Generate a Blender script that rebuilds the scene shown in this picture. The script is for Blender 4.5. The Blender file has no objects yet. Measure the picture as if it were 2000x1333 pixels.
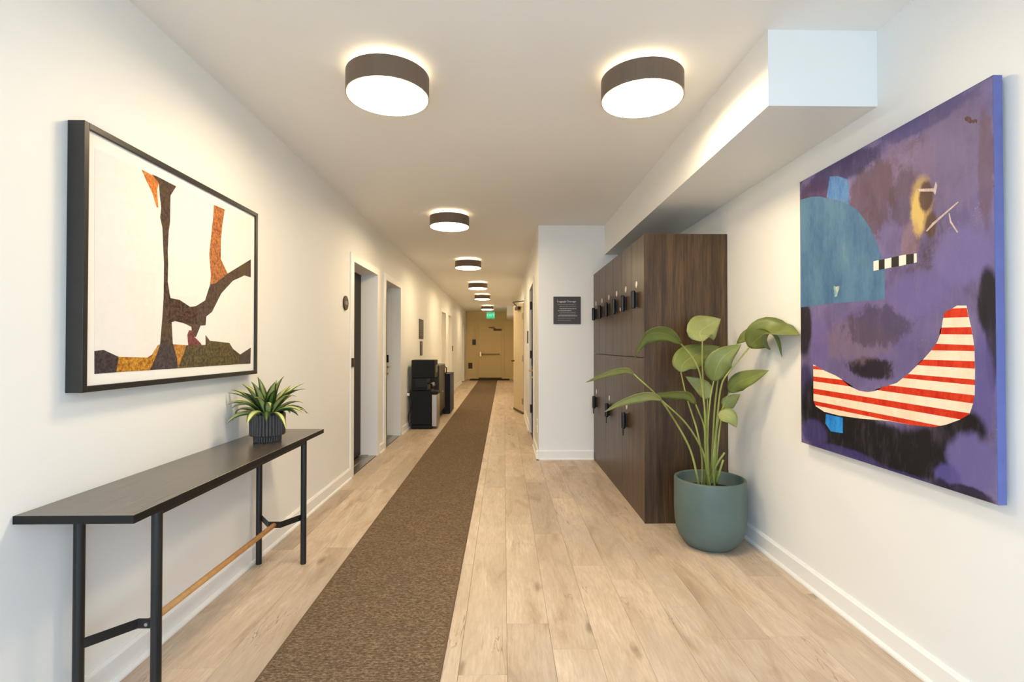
import bpy, bmesh, math, random
from mathutils import Vector, Matrix

# ---------------------------------------------------------------- camera
scene = bpy.context.scene
COL = scene.collection
R = math.radians
cam_data = bpy.data.cameras.new('camera')
cam_data.sensor_width = 36.0
cam_data.lens = 17.604
cam_data.clip_start = 0.05
camera = bpy.data.objects.new('camera', cam_data)
camera.location = (0.0, 0.0, 1.2)
camera.rotation_euler = (R(90 + 0.6444), 0.0, R(-0.9373))
COL.objects.link(camera)
scene.camera = camera

# ---------------------------------------------------------------- world, daylight, exposure
world = bpy.data.worlds.new('overcast_sky')
world.use_nodes = True
wbg = world.node_tree.nodes['Background']
wbg.inputs['Color'].default_value = (0.543, 0.760, 1.0, 1)
wbg.inputs['Strength'].default_value = 1.74
scene.world = world
portal_data = bpy.data.lights.new('entrance_daylight_portal', 'AREA')
portal_data.shape = 'RECTANGLE'
portal_data.size, portal_data.size_y = 2.86, 2.44
portal_data.cycles.is_portal = True
portal = bpy.data.objects.new('entrance_daylight_portal', portal_data)
portal.location = (0.064, -1.45, 1.245)
portal.rotation_euler = (R(90), 0, 0)      # shines towards +Y, into the room
COL.objects.link(portal)
LAMP_POWER = 14.6                           # radiance of the drum lamps' diffusers
scene.view_settings.view_transform = 'Standard'
scene.view_settings.look = 'None'
scene.view_settings.exposure = 2.06
scene.view_settings.gamma = 1.0
scene.view_settings.use_curve_mapping = False
scene.cycles.use_denoising = True
scene.cycles.use_light_tree = False
scene.cycles.max_bounces = 7
scene.cycles.diffuse_bounces = 5
scene.cycles.glossy_bounces = 3
scene.cycles.transmission_bounces = 2
scene.cycles.adaptive_threshold = .03

# ---------------------------------------------------------------- dimensions of the place (metres)
XL, XR = -1.400, 1.528          # lobby / hall left wall, lobby right wall
XH = 0.370                      # right wall of the hall
Y0, YS, YE = -1.45, 5.325, 18.6 # entrance, sign wall, end wall
H = 2.495                       # ceiling height

# ---------------------------------------------------------------- helpers
def srgb(r, g, b):
    f = lambda c: (c / 12.92 if c <= .04045 else ((c + .055) / 1.055) ** 2.4)
    return (f(r / 255), f(g / 255), f(b / 255), 1.0)

class NT:
    def __init__(self, name):
        self.m = bpy.data.materials.new(name)
        self.m.use_nodes = True
        self.t = self.m.node_tree
        self.t.nodes.clear()
        self.out = self.n('ShaderNodeOutputMaterial')
    def n(self, kind, **kw):
        nd = self.t.nodes.new(kind)
        for k, v in kw.items():
            setattr(nd, k, v)
        return nd
    def link(self, a, b):
        self.t.links.new(a, b)
    def bsdf(self, rough=.5, metal=0.0, spec=.5, color=None):
        b = self.n('ShaderNodeBsdfPrincipled')
        b.inputs['Roughness'].default_value = rough
        b.inputs['Metallic'].default_value = metal
        b.inputs['Specular IOR Level'].default_value = spec
        if color:
            b.inputs['Base Color'].default_value = color
        self.link(b.outputs[0], self.out.inputs[0])
        return b
    def coords(self, scale=(1, 1, 1), kind='Object', offset=None):
        tc = self.n('ShaderNodeTexCoord')
        mp = self.n('ShaderNodeMapping')
        mp.inputs['Scale'].default_value = scale
        src = tc.outputs[kind]
        if offset is not None:
            ad = self.n('ShaderNodeVectorMath', operation='ADD')
            self.link(src, ad.inputs[0]); self.link(offset, ad.inputs[1]); src = ad.outputs[0]
        self.link(src, mp.inputs[0])
        return mp.outputs[0]
    def noise(self, vec, scale, detail=4, rough=.55, dist=0.0):
        nz = self.n('ShaderNodeTexNoise')
        nz.inputs['Scale'].default_value = scale
        nz.inputs['Detail'].default_value = detail
        nz.inputs['Roughness'].default_value = rough
        nz.inputs['Distortion'].default_value = dist
        self.link(vec, nz.inputs['Vector'])
        return nz.outputs['Fac']
    def ramp(self, fac, stops, interp='LINEAR'):
        rp = self.n('ShaderNodeValToRGB')
        rp.color_ramp.interpolation = interp
        el = rp.color_ramp.elements
        while len(el) < len(stops):
            el.new(.5)
        for e, (p, c) in zip(el, stops):
            e.position = p
            e.color = c
        self.link(fac, rp.inputs[0])
        return rp.outputs[0]
    def mix(self, fac, a, b, blend='MIX'):
        mx = self.n('ShaderNodeMix', data_type='RGBA', blend_type=blend)
        if isinstance(fac, (int, float)):
            mx.inputs[0].default_value = fac
        else:
            self.link(fac, mx.inputs[0])
        for s, v in ((6, a), (7, b)):
            if isinstance(v, tuple):
                mx.inputs[s].default_value = v
            else:
                self.link(v, mx.inputs[s])
        return mx.outputs[2]
    def bump(self, bsdf, h, strength=.2, dist=.002):
        bp = self.n('ShaderNodeBump')
        bp.inputs['Strength'].default_value = strength
        bp.inputs['Distance'].default_value = dist
        self.link(h, bp.inputs['Height'])
        self.link(bp.outputs[0], bsdf.inputs['Normal'])

def plain(name, col, rough=.5, metal=0.0, spec=.5, var=.0, vscale=8, bump=0.0, bscale=200):
    t = NT(name)
    b = t.bsdf(rough, metal, spec, col)
    if var:
        v = t.noise(t.coords(), vscale, 4)
        lo = tuple(c * (1 - var) for c in col[:3]) + (1,)
        hi = tuple(min(1, c * (1 + var)) for c in col[:3]) + (1,)
        t.link(t.ramp(v, [(.3, lo), (.7, hi)]), b.inputs['Base Color'])
    if bump:
        t.bump(b, t.noise(t.coords(), bscale, 3), bump, .001)
    return t.m

def emit(name, col, strength):
    t = NT(name)
    e = t.n('ShaderNodeEmission')
    e.inputs[0].default_value = col
    e.inputs[1].default_value = strength
    t.link(e.outputs[0], t.out.inputs[0])
    return t.m

# ---------------------------------------------------------------- mesh helpers
def add_box(bm, x0, x1, y0, y1, z0, z1):
    vs = [bm.verts.new(p) for p in ((x0, y0, z0), (x1, y0, z0), (x1, y1, z0), (x0, y1, z0),
                                    (x0, y0, z1), (x1, y0, z1), (x1, y1, z1), (x0, y1, z1))]
    for q in ((0, 3, 2, 1), (4, 5, 6, 7), (0, 1, 5, 4), (1, 2, 6, 5), (2, 3, 7, 6), (3, 0, 4, 7)):
        bm.faces.new([vs[i] for i in q])
    return vs

def box(*a, bevel=0.0, seg=1):
    bm = bmesh.new()
    add_box(bm, *a)
    if bevel:
        bmesh.ops.bevel(bm, geom=bm.edges[:], offset=bevel, segments=seg, affect='EDGES', profile=.5)
    return bm

def boxes(lst, bevel=0.0):
    bm = bmesh.new()
    for a in lst:
        if bevel:
            b2 = box(*a, bevel=bevel)
            me = bpy.data.meshes.new('tmp'); b2.to_mesh(me); b2.free()
            bm.from_mesh(me); bpy.data.meshes.remove(me)
        else:
            add_box(bm, *a)
    return bm

def lathe(profile, seg=48, cx=0, cy=0, flute=None):
    """profile: list of (r, z). closed at r==0."""
    bm = bmesh.new()
    rings = []
    for i, (r, z) in enumerate(profile):
        if r < 1e-6:
            rings.append([bm.verts.new((cx, cy, z))])
        else:
            ring = []
            for k in range(seg):
                a = 2 * math.pi * k / seg
                rr = r
                if flute and flute[0] <= i <= flute[1]:
                    rr = r - flute[3] * (0.5 - 0.5 * abs(math.cos(flute[2] * a / 2)) ** .6) * 2
                ring.append(bm.verts.new((cx + rr * math.cos(a), cy + rr * math.sin(a), z)))
            rings.append(ring)
    for a, b in zip(rings, rings[1:]):
        if len(a) == 1 and len(b) == 1:
            continue
        for k in range(seg):
            k2 = (k + 1) % seg
            if len(a) == 1:
                bm.faces.new((a[0], b[k2], b[k]))
            elif len(b) == 1:
                bm.faces.new((a[k], a[k2], b[0]))
            else:
                bm.faces.new((a[k], a[k2], b[k2], b[k]))
    bmesh.ops.recalc_face_normals(bm, faces=bm.faces[:])
    return bm

def smooth_path(pts, n=6):
    pts = [Vector(p) for p in pts]
    if len(pts) < 3:
        return pts
    ext = [pts[0] * 2 - pts[1]] + pts + [pts[-1] * 2 - pts[-2]]
    out = []
    for i in range(1, len(ext) - 2):
        p0, p1, p2, p3 = ext[i - 1:i + 3]
        for k in range(n):
            t = k / n
            out.append(.5 * ((2 * p1) + (p2 - p0) * t + (2 * p0 - 5 * p1 + 4 * p2 - p3) * t * t + (3 * p1 - p0 - 3 * p2 + p3) * t ** 3))
    out.append(pts[-1])
    return out

def tube(pts, r, seg=10, r_end=None, bm=None):
    bm = bm or bmesh.new()
    pts = [Vector(p) for p in pts]
    rings = []
    up = None
    for i, p in enumerate(pts):
        t = (pts[min(i + 1, len(pts) - 1)] - pts[max(i - 1, 0)]).normalized()
        if up is None:
            ref = Vector((0, 0, 1)) if abs(t.z) < .9 else Vector((1, 0, 0))
            up = t.cross(ref).normalized()
        up = (up - t * up.dot(t)).normalized()
        sd = t.cross(up)
        rr = r if r_end is None else r + (r_end - r) * i / (len(pts) - 1)
        rings.append([bm.verts.new(p + rr * (math.cos(2 * math.pi * k / seg) * up + math.sin(2 * math.pi * k / seg) * sd)) for k in range(seg)])
    for a, b in zip(rings, rings[1:]):
        for k in range(seg):
            bm.faces.new((a[k], a[(k + 1) % seg], b[(k + 1) % seg], b[k]))
    bm.faces.new(rings[0][::-1]); bm.faces.new(rings[-1])
    bmesh.ops.recalc_face_normals(bm, faces=bm.faces[:])
    return bm

def extrude_profile(prof, p0, p1, side):
    """prof: (depth, z) polygon, swept from p0 to p1; 'side' is the direction depth grows."""
    bm = bmesh.new()
    p0, p1, side = Vector(p0), Vector(p1), Vector(side)
    a = [bm.verts.new(p0 + side * d + Vector((0, 0, z))) for d, z in prof]
    b = [bm.verts.new(p1 + side * d + Vector((0, 0, z))) for d, z in prof]
    n = len(prof)
    for i in range(n):
        bm.faces.new((a[i], a[(i + 1) % n], b[(i + 1) % n], b[i]))
    bm.faces.new(a); bm.faces.new(b)
    bmesh.ops.recalc_face_normals(bm, faces=bm.faces[:])
    return bm

def merge(bms):
    bm = bmesh.new()
    for b in bms:
        me = bpy.data.meshes.new('tmp'); b.to_mesh(me); b.free()
        bm.from_mesh(me); bpy.data.meshes.remove(me)
    return bm

def obj(name, bm, mat, parent=None, smooth=False, label=None, loc=None):
    me = bpy.data.meshes.new(name)
    if loc is not None:                         # move the origin to loc, geometry stays put in the world
        bmesh.ops.translate(bm, verts=bm.verts[:], vec=-Vector(loc))
    bm.to_mesh(me); bm.free()
    for m in (mat if isinstance(mat, (list, tuple)) else [mat]):
        me.materials.append(m)
    if smooth:
        for p in me.polygons:
            p.use_smooth = True
    o = bpy.data.objects.new(name, me)
    COL.objects.link(o)
    if loc is not None:
        o.location = loc
    if parent is not None:
        o.parent = parent
        pl = Vector(parent.location)
        if parent.parent is not None:
            pl = parent.get('_world', pl) if False else pl
        o.matrix_parent_inverse = world_matrix(parent).inverted()
    if label:
        o['label'] = label
    return o

def world_matrix(o):
    loc = Matrix.LocRotScale(o.location, o.rotation_euler, o.scale)
    if o.parent is None:
        return loc
    return world_matrix(o.parent) @ o.matrix_parent_inverse @ loc

def thing(name, label, cat, loc=(0, 0, 0), group=None, rotz=0):
    o = bpy.data.objects.new(name, None)
    o.empty_display_size = .05
    COL.objects.link(o)
    o.location = loc
    o.rotation_euler = (0, 0, rotz)
    tag(o, label, cat, group)
    return o

def tag(o, label, cat, group=None):
    o['label'] = label
    o['category'] = cat
    if group:
        o['group'] = group
    return o

def structure(o, label=None):
    o['kind'] = 'structure'
    if label:
        o['label'] = label
    return o

def copy_tree(root, loc, label=None, group=None):
    c = root.copy(); COL.objects.link(c); c.location = loc
    if label: c['label'] = label
    if group: c['group'] = group
    for ch in list(root.children):
        d = ch.copy(); COL.objects.link(d); d.parent = c
        for g in list(ch.children):
            e = g.copy(); COL.objects.link(e); e.parent = d
    return c

def text_mesh(body, size, thick=.0005):
    cu = bpy.data.curves.new('lettering', 'FONT')
    cu.body = body; cu.size = size; cu.extrude = thick
    cu.align_x = 'CENTER'; cu.align_y = 'CENTER'
    o = bpy.data.objects.new('lettering', cu)
    COL.objects.link(o)
    dg = bpy.context.evaluated_depsgraph_get()
    me = bpy.data.meshes.new_from_object(o.evaluated_get(dg))
    bm = bmesh.new(); bm.from_mesh(me)
    bpy.data.objects.remove(o); bpy.data.curves.remove(cu); bpy.data.meshes.remove(me)
    return bm

def place(bm, right, up, origin):
    r, u = Vector(right), Vector(up)
    n = r.cross(u)
    m = Matrix(((r.x, u.x, n.x, origin[0]), (r.y, u.y, n.y, origin[1]), (r.z, u.z, n.z, origin[2]), (0, 0, 0, 1)))
    bm.transform(m)
    return bm

# ---------------------------------------------------------------- materials of the shell
M = {}
M['wall'] = plain('painted_wall', srgb(239, 238, 235), .55, spec=.35)
M['ceiling'] = plain('painted_ceiling', srgb(245, 243, 239), .7, spec=.25)
M['trim'] = plain('satin_trim_paint', srgb(243, 241, 237), .35, spec=.4)
M['slab'] = plain('floor_underlay', srgb(120, 96, 72), .8)
M['metal'] = plain('brushed_steel', srgb(190, 182, 168), .32, 1.0)
M['brass'] = plain('brushed_brass', srgb(214, 186, 132), .28, 1.0)
M['chrome'] = plain('bright_nickel', srgb(232, 226, 214), .3, .8)
M['black'] = plain('black_powder_coat', srgb(26, 24, 23), .42, spec=.5)
M['black_gloss'] = plain('black_gloss_plastic', srgb(20, 18, 17), .22, spec=.5)
M['door_dark'] = plain('dark_bronze_door_paint', srgb(42, 31, 21), .55, spec=.3)
M['door_cream'] = plain('cream_door_paint', srgb(228, 208, 166), .5)
M['end_wall'] = plain('cream_end_wall_paint', srgb(234, 207, 148), .6)
M['end_door'] = plain('tan_exit_door_paint', srgb(230, 200, 138), .5)
M['bronze'] = plain('dark_bronze_metal', srgb(74, 60, 44), .4, .8)

def wood_floor():
    t = NT('oak_plank')
    b = t.bsdf(.42, spec=.4)
    oi = t.n('ShaderNodeObjectInfo')
    rnd = t.n('ShaderNodeVectorMath', operation='SCALE'); rnd.inputs[0].default_value = (37., 91., 53.)
    t.link(oi.outputs['Random'], rnd.inputs['Scale'])
    off = rnd.outputs[0]
    v1 = t.coords((1, .12, 1), 'Object', off)
    fine = t.noise(v1, 95, 6, .65)                       # fine fibres along the plank
    broad = t.noise(t.coords((1, .22, 1), 'Object', off), 9, 5, .6, .8)   # cathedral figure
    cloud = t.noise(t.coords((1, .45, 1), 'Object', off), 3.5, 3, .5)
    base = t.ramp(broad, [(.25, srgb(164, 130, 94)), (.45, srgb(205, 176, 143)), (.75, srgb(226, 203, 175))])
    base = t.mix(t.ramp(fine, [(.35, (.38, .38, .38, 1)), (.6, (0, 0, 0, 1))]), base, srgb(160, 128, 94))
    grey = t.ramp(cloud, [(.42, (0, 0, 0, 1)), (.72, (.55, .55, .55, 1))])
    base = t.mix(grey, base, srgb(186, 166, 140))
    # knots and cracks
    vo = t.n('ShaderNodeTexVoronoi', feature='F1'); vo.inputs['Scale'].default_value = 3.0
    t.link(t.coords((1.6, .55, 1), 'Object', off), vo.inputs['Vector'])
    wob = t.noise(t.coords((1, .5, 1), 'Object', off), 40, 3)
    ad = t.n('ShaderNodeMath', operation='MULTIPLY_ADD'); ad.inputs[1].default_value = .08
    t.link(wob, ad.inputs[0]); t.link(vo.outputs['Distance'], ad.inputs[2])
    knot = t.ramp(ad.outputs[0], [(.075, (.7, .7, .7, 1)), (.16, (0, 0, 0, 1))])
    base = t.mix(knot, base, srgb(128, 94, 60))
    crack = t.noise(t.coords((1, .09, 1), 'Object', off), 22, 2, .5, 1.6)
    ck = t.ramp(crack, [(.482, (0, 0, 0, 1)), (.5, (.75, .75, .75, 1)), (.518, (0, 0, 0, 1))])
    msk = t.ramp(t.noise(t.coords((1, .5, 1), 'Object', off), 5, 2), [(.56, (0, 0, 0, 1)), (.66, (1, 1, 1, 1))])
    base = t.mix(t.mix(1.0, ck, msk, 'MULTIPLY'), base, srgb(126, 96, 66))
    # each plank its own tone
    hs = t.n('ShaderNodeHueSaturation')
    tone = t.ramp(oi.outputs['Random'], [(0, (.80, .80, .80, 1)), (.22, (.93, .93, .93, 1)), (.6, (1, 1, 1, 1)), (1, (1.04, 1.04, 1.04, 1))])
    hs.inputs['Saturation'].default_value = .80
    t.link(tone, hs.inputs['Value']); t.link(base, hs.inputs['Color'])
    t.link(hs.outputs[0], b.inputs['Base Color'])
    t.bump(b, fine, .12, .0006)
    return t.m
M['plank'] = wood_floor()

# ---------------------------------------------------------------- floor with planks
random.seed(11)
floor = structure(obj('floor', box(XL - .35, XR + .15, Y0 - .1, YE + .1, -.12, -.008), M['slab'], loc=(0, 0, 0)),
                  'pale oak plank floor of the lobby and hallway')
W, L, GAP = .18, 1.22, .0007
JOINT = {0: 3.40, 1: 1.994, 2: 2.75, 3: 2.587, 4: 2.315, 5: 2.05, 7: 2.61, -2: 2.78, -5: 2.43, -6: 3.02, -4: 3.35, -7: 1.9}
def plank(x0, x1, y0, y1):
    bm = bmesh.new()
    cx, cy = (x0 + x1) / 2, (y0 + y1) / 2
    hx, hy = (x1 - x0) / 2 - GAP / 2, (y1 - y0) / 2 - GAP / 2
    e = .0008
    r0 = [bm.verts.new((sx * hx, sy * hy, -.008)) for sx, sy in ((-1, -1), (1, -1), (1, 1), (-1, 1))]
    r1 = [bm.verts.new((sx * hx, sy * hy, -e)) for sx, sy in ((-1, -1), (1, -1), (1, 1), (-1, 1))]
    r2 = [bm.verts.new((sx * (hx - e), sy * (hy - e), 0)) for sx, sy in ((-1, -1), (1, -1), (1, 1), (-1, 1))]
    for a, b in ((r0, r1), (r1, r2)):
        for k in range(4):
            bm.faces.new((a[k], a[(k + 1) % 4], b[(k + 1) % 4], b[k]))
    bm.faces.new(r2)
    me = bpy.data.meshes.new('plank'); bm.to_mesh(me); bm.free()
    me.materials.append(M['plank'])
    o = bpy.data.objects.new('plank', me)
    COL.objects.link(o)
    o.location = (cx, cy, 0)
    o.parent = floor
for k in range(-9, 9):
    x0, x1 = max(XL, .013 + W * k), min(XR, .013 + W * (k + 1))
    if x1 - x0 < .01:
        continue
    yend = YE if x0 < XH else YS
    j = JOINT.get(k, random.uniform(0, L))
    y = j - L * math.ceil((j - Y0) / L)
    while y < yend:
        a, b = max(Y0, y), min(yend, y + L)
        if b - a > .02:
            plank(x0, x1, a, b)
        y += L

# ---------------------------------------------------------------- walls, ceiling, beam
REC = .173                                     # depth of the left door recesses
LDOORS = [(4.67, 5.54), (5.94, 6.77), (11.25, 12.05), (12.60, 13.40), (16.7, 17.55)]
DH = 1.99
segs, y = [], Y0
for i, (a, b) in enumerate(LDOORS):
    segs.append((XL - .22, XL, y, a, -.1, H))
    segs.append((XL - .22, XL, a, b, DH, H))
    y = b
segs.append((XL - .22, XL, y, YE + .1, -.1, H))
segs.append((XL - .35, XL - .22, Y0, YE + .1, -.1, H))  # unseen slab added behind the doors to stop sky light leaking in
structure(obj('wall_left', boxes(segs), M['wall']), 'white wall on the left with recessed doors')
RDOORS = [(6.15, 7.03), (8.84, 9.62)]
segs, y = [], YS + .12
for a, b in RDOORS:
    segs.append((XH, XH + .12, y, a, -.1, H)); segs.append((XH, XH + .12, a, b, DH, H)); y = b
segs.append((XH, XH + .12, y, YE + .1, -.1, H))
segs.append((XH + .75, XH + .85, YS + .12, YE + .1, -.1, H))      # far side of the rooms behind the doors
structure(obj('wall_hall', boxes(segs), M['wall']), 'white right wall of the hallway')
structure(obj('wall_back', box(XH, XR + .15, YS, YS + .12, -.1, H), M['wall']), 'short white wall facing the lobby behind the lockers')
structure(obj('wall_right', box(XR, XR + .15, Y0, YS, -.1, H), M['wall']), 'white lobby wall on the right')
structure(obj('wall_end', box(XL - .35, XH + .85, YE, YE + .12, -.1, H), M['end_wall']), 'cream wall at the far end of the hallway')
structure(obj('ceiling', box(XL - .35, XR + .15, Y0 - .1, YE + .12, H, H + .12), M['ceiling']), 'smooth white ceiling')
structure(obj('beam_1', box(1.078, XR, 2.013, YS, 2.183, H), M['wall']), 'white dropped beam along the right wall')
structure(obj('beam_2', box(.10, XH, 15.6, YE, 2.19, H), M['wall']), 'white dropped soffit near the far exit door')

# entrance glazing behind the camera (the source of the daylight)
win = structure(obj('window_1', boxes([(XL, XL + .06, Y0 - .05, Y0 + .02, 0, H), (XR - .06, XR, Y0 - .05, Y0 + .02, 0, H), (XL + .06, XR - .06, Y0 - .05, Y0 + .02, H - .06, H),
                                       (XL + .06, XR - .06, Y0 - .05, Y0 + .02, 0, .05), (.03, .09, Y0 - .05, Y0 + .02, .05, H - .06)]), M['black']), 'glazed entrance frame')
def glass_mat(name, refl=.06, rough=.0, mult=.8):
    t = NT(name)
    lw = t.n('ShaderNodeLayerWeight'); lw.inputs['Blend'].default_value = .5
    pw = t.n('ShaderNodeMath', operation='POWER'); pw.inputs[1].default_value = 5.0
    t.link(lw.outputs['Facing'], pw.inputs[0])
    fr = t.n('ShaderNodeMath', operation='MULTIPLY_ADD'); fr.inputs[1].default_value = mult; fr.inputs[2].default_value = refl * .5
    t.link(pw.outputs[0], fr.inputs[0])
    tr = t.n('ShaderNodeBsdfTransparent'); gl = t.n('ShaderNodeBsdfGlossy'); gl.inputs['Roughness'].default_value = rough
    mx = t.n('ShaderNodeMixShader')
    t.link(fr.outputs[0], mx.inputs[0]); t.link(tr.outputs[0], mx.inputs[1]); t.link(gl.outputs[0], mx.inputs[2])
    t.link(mx.outputs[0], t.out.inputs[0])
    return t.m
M['glass'] = glass_mat('clear_glass')
for a, b in ((XL + .06, .03), (.09, XR - .06)):
    obj('pane', box(a, b, Y0 - .02, Y0 - .012, .05, H - .06), M['glass'], win)
structure(obj('bounce_ground', box(-14, 14, -22, Y0 - .1, -.2, -.05), plain('bounce_pavement', srgb(198, 194, 186), .8)), 'unseen pale ground added outside the entrance to bounce daylight')  # unseen ground, added and kept pale to bounce daylight onto the ceiling

# ---------------------------------------------------------------- baseboards
BP = [(0, 0), (.026, 0), (.026, .008), (.021, .016), (.015, .019), (.015, .088), (.010, .094), (.007, .100), (0, .100)]
def baseboard(name, runs, label, mat='trim'):
    structure(obj(name, merge([extrude_profile(BP, p, q, s) for p, q, s in runs]), M[mat]), label)
yr = [Y0] + [v for a, b in LDOORS for v in (a - .10, b + .10)] + [YE]
baseboard('baseboard_left', [((XL, yr[i], 0), (XL, yr[i + 1], 0), (1, 0, 0)) for i in range(0, len(yr), 2)], 'white baseboard along the left wall')
baseboard('baseboard_right', [((XR, Y0, 0), (XR, 3.385, 0), (-1, 0, 0))], 'white baseboard along the right lobby wall')
baseboard('baseboard_back', [((XH - .026, YS, 0), (.953, YS, 0), (0, -1, 0))], 'white baseboard under the lettered wall sign')
yr = [YS - .026] + [v for a, b in RDOORS for v in (a - .07, b + .07)] + [YE]
baseboard('baseboard_hall', [((XH, yr[i], 0), (XH, yr[i + 1], 0), (-1, 0, 0)) for i in range(0, len(yr), 2)], 'white baseboard along the right hallway wall')
baseboard('baseboard_end', [((XL, YE, 0), (-1.02, YE, 0), (0, -1, 0)), ((.22, YE, 0), (XH, YE, 0), (0, -1, 0))], 'cream baseboard of the end wall', 'end_wall')

# ---------------------------------------------------------------- doors and casings
TR = [0]
def trim(bm, mat, label):
    TR[0] += 1
    return structure(obj('trim_%d' % TR[0], bm, mat), label)
def lever_set(par, x, y, z, sgn, facing):
    """electronic lock: plate, reader, lever. facing = +1 (looks to +x) or -1; lever points sgn along y."""
    f = facing
    xs = sorted((x, x + f * .024))
    lk = obj('lock', box(xs[0], xs[1], y - .036, y + .036, z - .13, z + .15, bevel=.006), M['metal'], par)
    xs = sorted((x + f * .02, x + f * .045))
    obj('card_reader', box(xs[0], xs[1], y - .03, y + .03, z + .06, z + .16, bevel=.005), M['black_gloss'], lk)
    obj('lever', tube([(x + f * .02, y, z), (x + f * .062, y, z), (x + f * .068, y + sgn * .03, z), (x + f * .068, y + sgn * .125, z)], .010, 10), M['brass'], lk, smooth=True)
    obj('thumb_turn', tube([(x + f * .02, y, z - .085), (x + f * .045, y, z - .085)], .014, 14), M['brass'], lk, smooth=True)
LN = ['first', 'second', 'third', 'fourth', 'fifth']
for i, (a, b) in enumerate(LDOORS):
    xd = XL - REC if i < 4 else XL - .05
    d = bpy.data.objects.new('door_%d' % (i + 1), None); COL.objects.link(d); d.location = (xd, (a + b) / 2, 0)
    structure(d, '%s door from the lobby along the left wall' % LN[i])
    obj('door_leaf', box(xd - .045, xd, a + .003, b - .003, .012, DH - .003, bevel=.002), M['door_dark'] if i < 2 else M['door_cream'], d)
    if i == 1:
        lever_set(d, xd, b - .10, .93, -1, 1)
    # casing boards standing slightly proud of the wall
    bms = [box(XL, XL + .012, a - .095, a, 0, DH + .075, bevel=.002), box(XL, XL + .012, b, b + .095, 0, DH + .075, bevel=.002),
           box(XL, XL + .012, a, b, DH, DH + .075, bevel=.002)]
    trim(merge(bms), M['trim'], 'white casing of the %s left door' % LN[i])
    if i < 4:
        # aluminium threshold with ribs
        rib = [box(xd, XL - .004, a, b, -.008, .006)]
        for k in range(5):
            rx = xd + .012 + k * .016
            rib.append(box(rx, rx + .008, a, b, .006, .013))
        trim(merge(rib), M['metal'], 'ribbed metal threshold of the %s left door' % LN[i])
obj_strike = obj('strike_plate', box(XL + .010, XL + .026, 4.585, 4.645, 1.015, 1.095, bevel=.002), M['bronze'])
tag(obj_strike, 'small dark plate on the casing of the nearest left doorway', 'wall plate')

# near right hallway door (closed, dark) and the cream door standing ajar beyond it
a, b = RDOORS[0]
d = bpy.data.objects.new('door_6', None); COL.objects.link(d); d.location = (XH + .02, (a + b) / 2, 0)
structure(d, 'dark closed door in the right hallway wall')
obj('door_leaf', box(XH + .02, XH + .065, a + .003, b - .003, .012, DH - .003, bevel=.002), M['door_dark'], d)
lever_set(d, XH + .02, a + .10, .90, 1, -1)
for z in (.34, 1.09, 1.77):
    obj('hinge', box(XH - .006, XH + .020, b - .10, b - .045, z - .055, z + .055, bevel=.003), M['black'], d)
for i, (a, b) in enumerate(RDOORS):
    bms = [box(XH - .012, XH, a - .07, a, 0, DH + .07, bevel=.002), box(XH - .012, XH, b, b + .07, 0, DH + .07, bevel=.002), box(XH - .012, XH, a, b, DH, DH + .07, bevel=.002)]
    trim(merge(bms), M['trim'], 'white casing of the %s right hallway door' % LN[i])
a, b = RDOORS[1]
d = bpy.data.objects.new('door_7', None); COL.objects.link(d); d.location = (XH - .004, a + .012, 0)
d.rotation_euler = (0, 0, R(12))
structure(d, 'cream hallway door standing ajar with a closer at the top')
def local_part(name, bm, mat, par, smooth=False):
    o = obj(name, bm, mat, None, smooth); o.parent = par; return o
local_part('door_leaf', box(-.02, .024, .004, .765, .012, DH - .012, bevel=.002), M['door_cream'], d)
local_part('door_sweep', box(-.027, -.02, .004, .765, .006, .04), M['bronze'], d)
for z in (.23, .99, 1.745):
    h = local_part('hinge', box(-.030, -.02, .004, .075, z - .055, z + .055, bevel=.002), M['metal'], d)
cl = local_part('door_closer', box(-.075, -.02, .20, .45, DH - .12, DH - .06, bevel=.006), M['bronze'], d)
o = obj('closer_arm', tube([(-.05, .42, DH - .055), (-.05, .42, DH - .03), (-.16, .22, DH + .01), (.0, -.03, DH + .02)], .008, 8), M['bronze'], None); o.parent = cl
hd = local_part('lever', tube([(-.02, .70, .93), (-.075, .70, .93), (-.08, .66, .93), (-.08, .58, .93)], .010, 8), M['black'], d, True)

# end-of-hall exit door
d = bpy.data.objects.new('door_8', None); COL.objects.link(d); d.location = (-.50, YE, 0)
structure(d, 'cream exit door with a push bar at the end of the hallway')
x0, x1 = -.93, -.075
obj('door_leaf', box(x0, x1, YE - .02, YE, .012, 1.95, bevel=.003), M['end_door'], d)
pb = obj('push_bar', tube([(x0 + .10, YE - .085, .92), (x1 - .04, YE - .085, .92)], .022, 12), M['brass'], d, smooth=True)
obj('latch_case', box(x0 + .03, x0 + .11, YE - .095, YE - .02, .83, 1.01, bevel=.008), M['brass'], pb)
obj('bar_bracket', box(x1 - .08, x1 - .03, YE - .1, YE - .02, .88, .96, bevel=.005), M['brass'], pb)
cl = obj('door_closer', box(-.38, -.08, YE - .08, YE - .02, 1.79, 1.86, bevel=.006), M['bronze'], d)
obj('closer_arm', tube([(-.30, YE - .05, 1.87), (-.56, YE - .12, 1.90), (-.35, YE - .03, 1.93)], .010, 8), M['bronze'], cl)
obj('kick_seal', box(x0, x1, YE - .03, YE - .02, .012, .05), M['bronze'], d)
trim(merge([box(x0 - .09, x0, YE - .03, YE, 0, 2.03, bevel=.004), box(x1, x1 + .09, YE - .03, YE, 0, 2.03, bevel=.004), box(x0, x1, YE - .03, YE, 1.95, 2.03, bevel=.004)]),
     M['end_door'], 'cream frame around the far exit door')
trim(merge([box(XL, .10, YE - .045, YE, 2.19, H), box(XL + .05, XL + .07, YE - .02, YE, .1, 2.19), box(-1.10, -1.085, YE - .02, YE, .1, 2.19)]), M['end_wall'], 'cream header panel and battens around the far exit door')

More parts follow.
